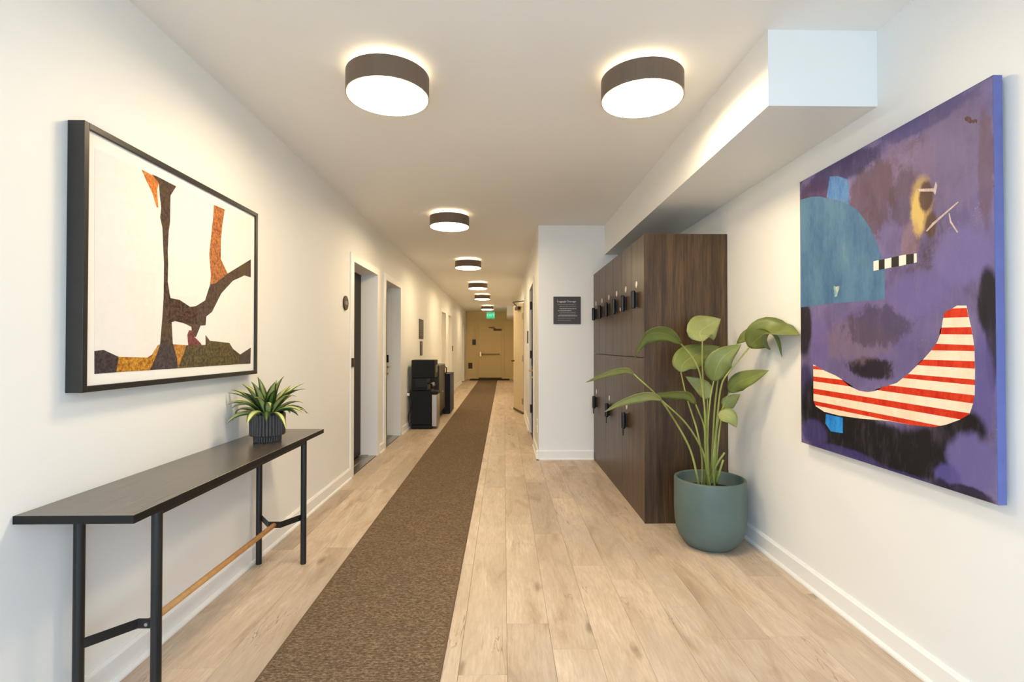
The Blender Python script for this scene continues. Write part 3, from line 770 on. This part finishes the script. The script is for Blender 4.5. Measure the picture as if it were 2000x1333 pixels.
def leaf_blade(path, width, side_dir, fold=.2, n=5, base=.06, power=.75, wave=.0, peak=.45):
    """blade swept along path; side_dir(i, tangent) gives the half-width direction"""
    bm = bmesh.new()
    uvl = bm.loops.layers.uv.new('UVMap')
    N = len(path)
    rows = []
    for i, p in enumerate(path):
        t = i / (N - 1)
        tan = (path[min(i + 1, N - 1)] - path[max(i - 1, 0)]).normalized()
        sd = side_dir(tan)
        nr = sd.cross(tan).normalized()
        if t < peak:
            w = math.sin(math.pi / 2 * t / peak) ** power
        else:
            w = math.cos(math.pi / 2 * (t - peak) / (1 - peak)) ** .95
        w = width * .5 * max(base * (1 - t), w)
        row = []
        for k in range(n):
            s = -1 + 2 * k / (n - 1)
            row.append((bm.verts.new(p + sd * (s * w) + nr * (fold * w * abs(s) + wave * w * math.sin(9 * t + 2.4 * s) * abs(s))), (s * .5 + .5, t)))
        rows.append(row)
    for a, b in zip(rows, rows[1:]):
        for k in range(n - 1):
            q = (a[k], a[k + 1], b[k + 1], b[k])
            f = bm.faces.new([v for v, _ in q])
            for lp, (_, uv) in zip(f.loops, q):
                lp[uvl].uv = uv
    return bm
def add_thickness(o, th):
    md = o.modifiers.new('thickness', 'SOLIDIFY'); md.thickness = th; md.offset = 0
M['varieg'] = leaf_mat('variegated_leaf', srgb(196, 196, 124), srgb(58, 84, 36), srgb(214, 214, 150), .38, .46)
M['varieg2'] = leaf_mat('green_lance_leaf', srgb(104, 126, 62), srgb(44, 68, 30), srgb(150, 160, 90), .38, .25)
random.seed(21)
for i in range(40):
    az = i * 2.39996 + random.uniform(-.3, .3)
    lift = 1.0 - i / 40                       # inner leaves stand up, outer ones droop
    elev = R(38 + 46 * lift + random.uniform(-8, 8))
    ln = random.uniform(.175, .225) * (1.0 + .12 * lift)
    rad = Vector((math.cos(az), math.sin(az), 0))
    p0 = PC + rad * (.012 + .012 * (1 - lift)) + Vector((0, 0, .125))
    path, d_el, p = [], elev, p0.copy()
    N = 9
    for k in range(N + 1):
        path.append(p.copy())
        p = p + (rad * math.cos(d_el) + Vector((0, 0, math.sin(d_el)))) * (ln / N)
        d_el -= R(2.5 + 8 * (1 - lift) + .9 * k)
    for q in path:                            # stay in front of the wall and above the pot rim
        if q.x < XL + .012: q.x = XL + .012
    tw = random.uniform(-.3, .3)
    sdv = Vector((-math.sin(az), math.cos(az), tw)).normalized()
    bm = leaf_blade(path, random.uniform(.040, .056), lambda tan, s=sdv: (s - tan * s.dot(tan)).normalized(), .35, 5, .35, .7, peak=.42)
    o = obj('leaf', bm, M['varieg'] if i % 3 != 1 else M['varieg2'], sp, smooth=True)
    add_thickness(o, .0008)

# ---------------------------------------------------------------- large potted plant beside the lockers
PX, PY = 1.250, 3.03
bp = thing('potted_plant', 'tall broad-leaved plant in a teal planter beside the lockers', 'plant', (PX, PY, 0))
def glaze():
    t = NT('matt_teal_planter')
    b = t.bsdf(.55, spec=.35)
    t.link(t.ramp(t.noise(t.coords(), 5, 4), [(.3, srgb(84, 99, 94)), (.7, srgb(95, 109, 102))]), b.inputs['Base Color'])
    t.bump(b, t.noise(t.coords(), 320, 3), .06, .001)
    return t.m
M['planter'] = glaze()
prof = [(0, .004), (.118, .004), (.124, .0), (.136, .006), (.158, .024), (.180, .058), (.196, .10), (.204, .15), (.207, .21), (.207, .395), (.204, .404), (.196, .407), (.189, .404), (.187, .395), (.186, .31), (0, .305)]
pot = obj('pot', lathe(prof, 72, PX, PY), M['planter'], bp, smooth=True)
obj('soil', lathe([(0, .335), (.09, .333), (.1865, .325)], 40, PX, PY), M['soil'], pot, smooth=True)
M['big_leaf'] = leaf_mat('broad_green_leaf', srgb(116, 124, 60), srgb(102, 112, 52), srgb(150, 156, 92), .45, .6)
M['young_leaf'] = leaf_mat('pale_green_leaf', srgb(148, 152, 92), srgb(136, 142, 80), srgb(172, 174, 116), .5, .6)
def stem_mat():
    t = NT('green_leaf_stalk')
    b = t.bsdf(.45)
    t.link(t.ramp(t.noise(t.coords((1, 1, .2)), 20, 3), [(.3, srgb(112, 124, 48)), (.7, srgb(158, 162, 84))]), b.inputs['Base Color'])
    return t.m
M['stalk'] = stem_mat()
CAM = Vector((0, 0, 1.2))
for i, (pts, w, roll, fold, stem) in enumerate(LEAVES):
    path = smooth_path(pts, 5)
    view = (Vector((0, -1, .28))).normalized()       # blades tilt towards the lit lobby side
    def side(tan, rl=R(roll)):
        a = tan.cross(view)
        a = a.normalized() if a.length > 1e-4 else Vector((1, 0, 0))
        b = a.cross(tan).normalized()
        return (a * math.cos(rl) + b * math.sin(rl)).normalized()
    bm = leaf_blade(path, w, side, fold, 7, .12, .62, .06, peak=.42)
    for v in bm.verts:
        if v.co.x > XR - .012: v.co.x = XR - .012
        if v.co.y > LY0 - .01 and v.co.x > LX - .01: v.co.y = LY0 - .01
    o = obj('leaf', bm, M['young_leaf'] if i in (1, 6, 9, 10, 11) else M['big_leaf'], bp, smooth=True)
    add_thickness(o, .0012)
    if stem:
        sp_ = smooth_path(stem[::-1], 6)
        obj('stem', tube(sp_, .0068, 8, .0042), M['stalk'], bp, smooth=True)
for s in STUBS:
    obj('cut_stem', tube(smooth_path(s[::-1], 4), .0075, 8, .006), M['stalk'], bp, smooth=True)

# ---------------------------------------------------------------- framed print on the left wall
def speckle(name, dark, lite, scale=70, rough=.7, extra=None, aniso=(1, 1, 1)):
    t = NT(name)
    b = t.bsdf(rough, spec=.25)
    n1 = t.noise(t.coords(aniso), scale, 5, .75)
    c = t.ramp(n1, [(.40, dark), (.60, lite)])
    if extra:
        n2 = t.noise(t.coords(aniso), extra[0], 4, .6)
        c = t.mix(t.ramp(n2, [(extra[1], (0, 0, 0, 1)), (extra[1] + .12, (1, 1, 1, 1))]), c, extra[2])
    t.link(c, b.inputs['Base Color'])
    return t.m
def poly(pts, x, th, facing):
    """flat painted shape lying on a wall-parallel picture plane, th thick, facing +x or -x"""
    bm = bmesh.new()
    a = [bm.verts.new((x, y, z)) for y, z in pts]
    f = bm.faces.new(a)
    r_ = bmesh.ops.extrude_face_region(bm, geom=[f])
    bmesh.ops.translate(bm, verts=[v for v in r_['geom'] if isinstance(v, bmesh.types.BMVert)], vec=(facing * th, 0, 0))
    bmesh.ops.recalc_face_normals(bm, faces=bm.faces[:])
    bmesh.ops.triangulate(bm, faces=[f for f in bm.faces if len(f.verts) > 4])
    return bm
fr = thing('framed_picture', 'framed abstract print of brown and orange branch forms on the left wall', 'picture', (XL, 2.189, 1.052))
FY0, FY1, FZ0, FZ1 = 1.621, 2.757, 1.052, 1.928
M['frame'] = plain('black_wood_frame', srgb(40, 35, 31), .4, var=.1, vscale=20)
fw = .020
def frame_bar(a):
    return box(XL + .001, XL + .055, *a, bevel=.001)
obj('frame_bar', frame_bar((FY0, FY0 + fw, FZ0, FZ1)), M['frame'], fr)
obj('frame_bar', frame_bar((FY1 - fw, FY1, FZ0, FZ1)), M['frame'], fr)
obj('frame_bar', frame_bar((FY0 + fw, FY1 - fw, FZ0, FZ0 + fw)), M['frame'], fr)
obj('frame_bar', frame_bar((FY0 + fw, FY1 - fw, FZ1 - fw, FZ1)), M['frame'], fr)
obj('mount_board', box(XL + .004, XL + .044, FY0 + fw, FY1 - fw, FZ0 + fw, FZ1 - fw), plain('white_mount_board', srgb(244, 242, 238), .8), fr)
px = XL + .0442
pr = obj('print_paper', poly(ART_L['paper'], px, .0006, 1), plain('off_white_print_paper', srgb(238, 234, 230), .85, var=.02, vscale=40), fr)
pal = dict(orange_wedge=(srgb(178, 96, 30), srgb(232, 146, 66)), trunk=(srgb(48, 32, 28), srgb(100, 76, 62)), orange_branch=(srgb(124, 68, 30), srgb(206, 130, 70)),
           ground_dark=(srgb(46, 38, 42), srgb(80, 70, 70)), ochre=(srgb(140, 86, 22), srgb(216, 158, 58)), root_dark=(srgb(46, 38, 42), srgb(84, 72, 70)),
           ochre_bit=(srgb(146, 92, 26), srgb(210, 150, 56)), olive=(srgb(54, 44, 26), srgb(112, 94, 52)), maroon=(srgb(84, 34, 40), srgb(140, 72, 74)), ground_right=(srgb(56, 46, 44), srgb(88, 76, 68)))
for i, (k, cc) in enumerate(pal.items()):
    ex = (9, .55, srgb(86, 74, 40)) if k == 'trunk' else None
    obj('printed_shape', poly(ART_L[k], px + .0006, .0003 + .00004 * i, 1), speckle('print_' + k, cc[0], cc[1], 70, extra=ex), fr)
obj('glazing', box(XL + .0480, XL + .0500, FY0 + fw, FY1 - fw, FZ0 + fw, FZ1 - fw), glass_mat('low_reflection_glazing', .03, 0.0, .25), fr)

# ---------------------------------------------------------------- large canvas on the right wall
cv = thing('canvas_painting', 'large purple abstract canvas with a red and white striped shape on the right wall', 'painting', (XR, 1.99, .72))
CY0, CY1, CZ0, CZ1, CX = 1.490, 2.485, .722, 2.026, 1.487
def canvas_mat():
    t = NT('purple_brushed_paint')
    b = t.bsdf(.62, spec=.3)
    v = t.coords((1, 1, 1))
    big = t.noise(v, 3.2, 5, .6, .7)
    c = t.ramp(big, [(.24, srgb(64, 54, 76)), (.38, srgb(92, 82, 122)), (.52, srgb(110, 100, 146)), (.66, srgb(126, 114, 156)), (.80, srgb(136, 118, 142))])
    br = t.noise(t.coords((1, 1, .25)), 34, 5, .7, .3)
    c = t.mix(t.ramp(br, [(.45, (0, 0, 0, 1)), (.75, (.42, .42, .42, 1))]), c, srgb(136, 118, 144))
    dk = t.noise(v, 5.5, 6, .72)
    c = t.mix(t.ramp(dk, [(.56, (0, 0, 0, 1)), (.68, (.75, .75, .75, 1))]), c, srgb(66, 48, 50))
    sp_ = t.noise(v, 150, 3, .6)
    ms = t.ramp(t.noise(v, 6.5, 3), [(.56, (0, 0, 0, 1)), (.66, (1, 1, 1, 1))])
    sc = t.mix(1.0, t.ramp(sp_, [(.60, (0, 0, 0, 1)), (.66, (.7, .7, .7, 1))]), ms, 'MULTIPLY')
    c = t.mix(sc, c, srgb(196, 176, 170))
    wn = t.noise(t.coords((1, 1, .6)), 26, 5, .7)
    tc = t.n('ShaderNodeTexCoord')
    for (cy, cz, ry, rz), col, strength, rough_edge in BLOBS:
        sb = t.n('ShaderNodeVectorMath', operation='SUBTRACT'); sb.inputs[1].default_value = (0, cy, cz)
        t.link(tc.outputs['Object'], sb.inputs[0])
        ml = t.n('ShaderNodeVectorMath', operation='MULTIPLY'); ml.inputs[1].default_value = (0, 1 / ry, 1 / rz)
        t.link(sb.outputs[0], ml.inputs[0])
        ln = t.n('ShaderNodeVectorMath', operation='LENGTH'); t.link(ml.outputs[0], ln.inputs[0])
        ma = t.n('ShaderNodeMath', operation='MULTIPLY_ADD'); ma.inputs[1].default_value = rough_edge
        t.link(wn, ma.inputs[0]); t.link(ln.outputs['Value'], ma.inputs[2])
        mr = t.n('ShaderNodeMapRange', interpolation_type='SMOOTHSTEP')
        mr.inputs['From Min'].default_value = .75 + rough_edge * .5; mr.inputs['From Max'].default_value = 1.15 + rough_edge * .5
        mr.inputs['To Min'].default_value = strength; mr.inputs['To Max'].default_value = 0
        t.link(ma.outputs[0], mr.inputs['Value'])
        c = t.mix(mr.outputs[0], c, srgb(*col))
    c = t.mix(t.ramp(br, [(.5, (0, 0, 0, 1)), (.8, (.22, .22, .22, 1))]), c, srgb(136, 118, 144))
    t.link(c, b.inputs['Base Color'])
    t.bump(b, br, .25, .001)
    return t.m
obj('canvas', box(CX, XR - .013, CY0, CY1, CZ0, CZ1, bevel=.002), canvas_mat(), cv)
M['edge_blue'] = plain('blue_canvas_edge', srgb(94, 100, 158), .6, var=.08, vscale=12)
obj('painted_edge', merge([box(CX + .001, XR - .013, CY0 - .0012, CY0 - .0002, CZ0, CZ1), box(CX + .001, XR - .013, CY0, CY1, CZ1, CZ1 + .001)]), M['edge_blue'], cv)
obj('stretcher_bars', merge([box(XR - .013, XR - .001, CY0 + .03, CY0 + .07, CZ0 + .03, CZ1 - .03), box(XR - .013, XR - .001, CY1 - .07, CY1 - .03, CZ0 + .03, CZ1 - .03)]), rodm, cv)
def paint(name, dark, lite, scale=22, extra=None, aniso=(1, 1, .35)):
    return speckle(name, dark, lite, scale, .6, extra, aniso)
def rag(pts, amp, seed, n=5):
    """ragged, hand-painted outline"""
    rnd = random.Random(seed)
    out = []
    for i, p in enumerate(pts):
        q = pts[(i + 1) % len(pts)]
        for k in range(n):
            t = k / n
            y, z = p[0] + (q[0] - p[0]) * t, p[1] + (q[1] - p[1]) * t
            if k: y += rnd.uniform(-amp, amp); z += rnd.uniform(-amp, amp)
            out.append((y, z))
    return out
def clampc(pts):
    return [(min(max(y, CY0 + .0015), CY1 - .0015), min(max(z, CZ0 + .0015), CZ1 - .0015)) for y, z in pts]
def split_islands(name, bm, mat, par):
    bm.verts.index_update()
    left = set(bm.verts)
    while left:
        seed = left.pop(); isl = {seed}; todo = [seed]
        while todo:
            for e in todo.pop().link_edges:
                for v in e.verts:
                    if v not in isl:
                        isl.add(v); todo.append(v)
        left -= isl
        b2 = bm.copy()
        ids = {v.index for v in isl}
        b2.verts.ensure_lookup_table()
        bmesh.ops.delete(b2, geom=[v for v in b2.verts if v.index not in ids], context='VERTS')
        obj(name, b2, mat, par)
    bm.free()
layer = [0]
def shape(pts, mat, name='painted_shape', label=None):
    layer[0] += 1
    return obj(name, poly(clampc(pts), CX, .0002 + .00006 * layer[0], -1), mat, cv, label=label)
shape(ART_R['cap'], paint('worn_blue_paint', srgb(58, 108, 172), srgb(92, 132, 180), 20, (30, .58, srgb(150, 132, 118))))
shape(ART_R['dome'], paint('sky_blue_paint', srgb(66, 100, 136), srgb(86, 122, 152), 9, (9, .68, srgb(120, 150, 150))))
shape(rag(ART_R['smear'], .004, 6), paint('pale_smear_paint', srgb(110, 150, 165), srgb(190, 196, 160), 60))
pale = paint('pale_scratch_paint', srgb(170, 150, 150), srgb(206, 188, 176), 40)
for k in ('scratch1', 'scratch2', 'flare'):
    shape(ART_R[k], pale)
shape(rag(ART_R['spot'], .003, 9), paint('brown_spot_paint', srgb(84, 52, 52), srgb(112, 78, 80), 40))
white_p, ink_p = plain('white_check_paint', srgb(232, 224, 214), .6), plain('black_check_paint', srgb(24, 20, 20), .6)
for c, pts in CHECKER:
    shape(pts, ink_p if c else white_p, 'check')
cream_p = paint('cream_paint', srgb(236, 212, 182), srgb(246, 226, 200), 10)
red_p = paint('red_paint', srgb(196, 36, 14), srgb(216, 62, 30), 30)
shape(ART_R['boat'], cream_p, 'striped_field')
layer[0] += 1
for (a, b, c, d) in STRIPES:
    bm = bmesh.new()
    bm.faces.new([bm.verts.new((CX, y, z)) for y, z in clampc(ART_R['boat'])])
    bmesh.ops.triangulate(bm, faces=bm.faces[:])
    for (p, q), keep in (((a, b), -1), ((c, d), 1)):
        dy, dz = q[0] - p[0], q[1] - p[1]
        n = Vector((0, -dz, dy))
        if n.z < 0: n = -n
        bmesh.ops.bisect_plane(bm, geom=bm.verts[:] + bm.edges[:] + bm.faces[:], plane_co=(CX, p[0], p[1]), plane_no=n, clear_outer=keep < 0, clear_inner=keep > 0)
    th = .0002 + .00006 * layer[0]
    r_ = bmesh.ops.extrude_face_region(bm, geom=bm.faces[:])
    bmesh.ops.translate(bm, verts=[v for v in r_['geom'] if isinstance(v, bmesh.types.BMVert)], vec=(-th, 0, 0))
    bmesh.ops.recalc_face_normals(bm, faces=bm.faces[:])
    split_islands('red_stripe', bm, red_p, cv)
shape(ART_R['square'], paint('bright_blue_paint', srgb(24, 108, 196), srgb(50, 150, 220), 16))

# ---------------------------------------------------------------- hallway appliances
wc = thing('water_cooler', 'black water cooler with a steel lower panel by the left hallway wall', 'water cooler', (-1.19, 7.47, 0))
x0, x1, y0, y1 = -1.345, -1.055, 7.31, 7.64
M['cooler'] = plain('black_cooler_plastic', srgb(19, 16, 14), .5, spec=.25)
obj('base', box(x0, x1 + .01, y0, y1, 0, .06, bevel=.006), M['cooler'], wc)
obj('lower_body', box(x0, x1, y0, y1, .06, .56, bevel=.008), M['cooler'], wc)
obj('steel_panel', box(x1, x1 + .085, y0 + .012, y1 - .012, .03, .50, bevel=.012, seg=2), M['metal'], wc)
obj('drip_tray', box(x1 - .01, x1 + .09, y0 + .03, y1 - .03, .50, .545, bevel=.005), M['cooler'], wc)
obj('alcove', box(x0, x1 - .06, y0, y1, .56, .74, bevel=.004), M['cooler'], wc)
for y in (y0 + .09, y0 + .165, y0 + .24):
    obj('tap', tube([(x1 - .06, y, .66), (x1 + .005, y, .66), (x1 + .012, y, .61)], .012, 10), M['metal'], wc, smooth=True)
obj('upper_body', box(x0, x1 + .05, y0, y1, .74, 1.005, bevel=.012, seg=2), M['cooler'], wc)
obj('control_strip', box(x1 + .0495, x1 + .054, y0 + .05, y1 - .05, .82, .93, bevel=.002), M['black_gloss'], wc)
obj('grille', boxes([(x0 + .06, x1 - .05, y0 - .002, y0 + .001, .62 + k * .018, .628 + k * .018) for k in range(7)]), M['black'], wc)
cord = thing('power_cord', 'black cord hanging behind the water cooler', 'cord', (XL + .02, 7.25, .05))
obj('cable', tube(smooth_path([(x0 + .0, 7.29, .58), (XL + .03, 7.26, .50), (XL + .05, 7.24, .30), (XL + .02, 7.27, .18), (XL + .04, 7.28, .05)], 6), .006, 8), M['black'], cord, smooth=True)
obj('plug', box(XL + .004, XL + .04, 7.235, 7.275, .49, .53, bevel=.005), plain('white_plug', srgb(232, 228, 220), .4), cord)

fg = thing('mini_fridge', 'dark waist-high refrigerator between the water cooler and the navy box', 'refrigerator', (-1.22, 8.45, 0))
M['fridge'] = plain('dark_brown_appliance', srgb(36, 29, 23), .4)
obj('body', box(-1.37, -1.075, 8.02, 8.86, .03, .905, bevel=.006), M['fridge'], fg)
dr = obj('door', box(-1.075, -1.035, 8.03, 8.85, .13, .90, bevel=.006), M['fridge'], fg)
obj('badge', box(-1.0355, -1.033, 8.50, 8.58, .43, .455), M['chrome'], dr)
obj('handle', tube([(-1.04, 8.80, .85), (-1.005, 8.80, .83), (-1.005, 8.80, .74), (-1.04, 8.80, .72)], .010, 8), M['black'], dr, smooth=True)
obj('base_grille', boxes([(-1.078, -1.072, 8.06, 8.82, .04 + k * .015, .047 + k * .015) for k in range(5)]), M['black'], fg)
for y in (8.06, 8.82):
    obj('foot', box(-1.13, -1.09, y - .02, y + .02, 0, .03), M['black'], fg)
nb = thing('navy_bin', 'navy blue box with pale vertical lettering beyond the refrigerator', 'box', (-1.14, 9.3, 0))
navy = plain('navy_panel', srgb(28, 38, 70), .45)
obj('body', box(-1.33, -.965, 8.97, 9.62, 0, .70, bevel=.006), M['cooler'], nb)
obj('side_panel', box(-.965, -.957, 8.98, 9.61, .01, .69, bevel=.003), navy, nb)
obj('lid', box(-1.335, -.955, 8.965, 9.625, .70, .712, bevel=.003), M['cooler'], nb)
stuff('printed_marks', boxes([(-.957, -.956, 9.26, 9.30, .36 + k * .026, .378 + k * .026) for k in range(9)]), M['sign_text_dim'], nb)

# ---------------------------------------------------------------- small wall fittings
def plaque(name, label, cat, args, mat, loc):
    t = thing(name, label, cat, loc); return t
ws = thing('notice_plaque', 'tall dark notice plaque above the water cooler and refrigerator', 'sign', (XL, 8.5, 1.33))
obj('plate', box(XL, XL + .012, 8.28, 8.68, 1.33, 1.66, bevel=.002), M['sign'], ws)
stuff('printed_lines', boxes([(XL + .012, XL + .0128, 8.33, 8.33 + w, 1.60 - k * .03, 1.608 - k * .03) for k, w in enumerate((.22, .28, .26, .2, .27, .24, .18, .25))]), M['sign_text_dim'], ws)
ws = thing('notice_plaque', 'narrow dark plaque with a small red mark below the taller notice plaque', 'sign', (XL, 8.47, 1.05))
obj('plate', box(XL, XL + .012, 8.37, 8.58, 1.05, 1.29, bevel=.002), M['sign'], ws)
obj('red_mark', box(XL + .012, XL + .013, 8.43, 8.50, 1.235, 1.265), plain('red_mark', srgb(190, 60, 50), .5), ws)
stuff('printed_lines', boxes([(XL + .012, XL + .0128, 8.41, 8.41 + w, 1.20 - k * .03, 1.207 - k * .03) for k, w in enumerate((.12, .1, .13, .09))]), M['sign_text_dim'], ws)

rs = thing('room_number_sign', 'round dark room number sign beside the first left doorway', 'sign', (XL, 4.435, 1.585))
bm = lathe([(0, 0), (.062, 0), (.064, .002), (.064, .010), (.062, .012), (0, .012)], 40)
bm.transform(Matrix.Translation((XL, 4.435, 1.585)) @ Matrix.Rotation(R(90), 4, 'Y'))
obj('disc', bm, M['bronze'], rs)
obj('lettering', place(text_mesh('102', .044), (0, 1, 0), (0, 0, 1), (XL + .0125, 4.435, 1.585)), M['sign_text'], rs)

ex = thing('exit_sign', 'glowing green EXIT sign hanging near the far exit door', 'sign', (-.46, 17.5, H))
exm, exl = emit('green_exit_panel', (.06, .58, .25, 1), .26), emit('pale_exit_letters', (.5, 1.0, .72, 1), .26)
obj('housing', box(-.60, -.32, 17.50, 17.53, 2.40, H - .001, bevel=.004), plain('white_sign_housing', srgb(214, 206, 190), .5), ex)
obj('lit_panel', box(-.605, -.315, 17.505, 17.525, 2.185, 2.405, bevel=.002), exm, ex)
obj('lettering', place(text_mesh('EXIT', .135, .001), (1, 0, 0), (0, 0, 1), (-.46, 17.504, 2.295)), exl, ex)

def fitting(name, label, cat, bm, mat, detail=None):
    c = [sum(v.co[i] for v in bm.verts) / len(bm.verts) for i in range(3)]
    t = thing(name, label, cat, c)
    obj('plate', bm, mat, t)
    for n, b2, m2 in (detail or []):
        obj(n, b2, m2, t)
    return t
fitting('card_reader', 'black access reader on the end wall left of the exit door', 'card reader', box(-1.165, -1.035, YE - .03, YE, 1.265, 1.465, bevel=.006), M['black'],
        [('screen', box(-1.145, -1.055, YE - .032, YE - .03, 1.38, 1.445), M['black_gloss'])])
fitting('vent_grille', 'small brown vent grille low on the end wall', 'vent', box(-1.315, -1.165, YE - .02, YE, .385, .60, bevel=.004), M['bronze'],
        [('slat', box(-1.30, -1.18, YE - .026, YE - .02, .41 + k * .03, .422 + k * .03), M['black']) for k in range(6)])
fitting('wall_reader', 'tiny dark reader on the left wall past the paired far doorways', 'card reader', box(XL, XL + .025, 13.52, 13.60, 1.08, 1.22, bevel=.004), M['bronze'],
        [('keypad', box(XL + .025, XL + .027, 13.535, 13.585, 1.10, 1.16), M['black_gloss'])])
fitting('wall_outlet', 'white electrical outlet low on the hallway corner', 'outlet', box(XH - .008, XH, 5.46, 5.55, .26, .40, bevel=.002), M['trim'],
        [('socket', box(XH - .010, XH - .008, 5.485, 5.525, .34, .375), M['canopy']), ('socket', box(XH - .010, XH - .008, 5.485, 5.525, .285, .32), M['canopy'])])
fitting('wall_switch', 'white switch plate between the two right hallway doors', 'switch', box(XH - .008, XH, 7.72, 7.82, 1.11, 1.23, bevel=.002), M['trim'],
        [('rocker', box(XH - .012, XH - .008, 7.755, 7.785, 1.14, 1.20), M['canopy'])])
fitting('room_plaque', 'thin bronze plaque above the switch between the right hallway doors', 'sign', box(XH - .010, XH, 7.55, 7.75, 1.25, 1.44, bevel=.002), M['bronze'],
        [('face', box(XH - .0115, XH - .010, 7.57, 7.73, 1.27, 1.42), M['sign'])])
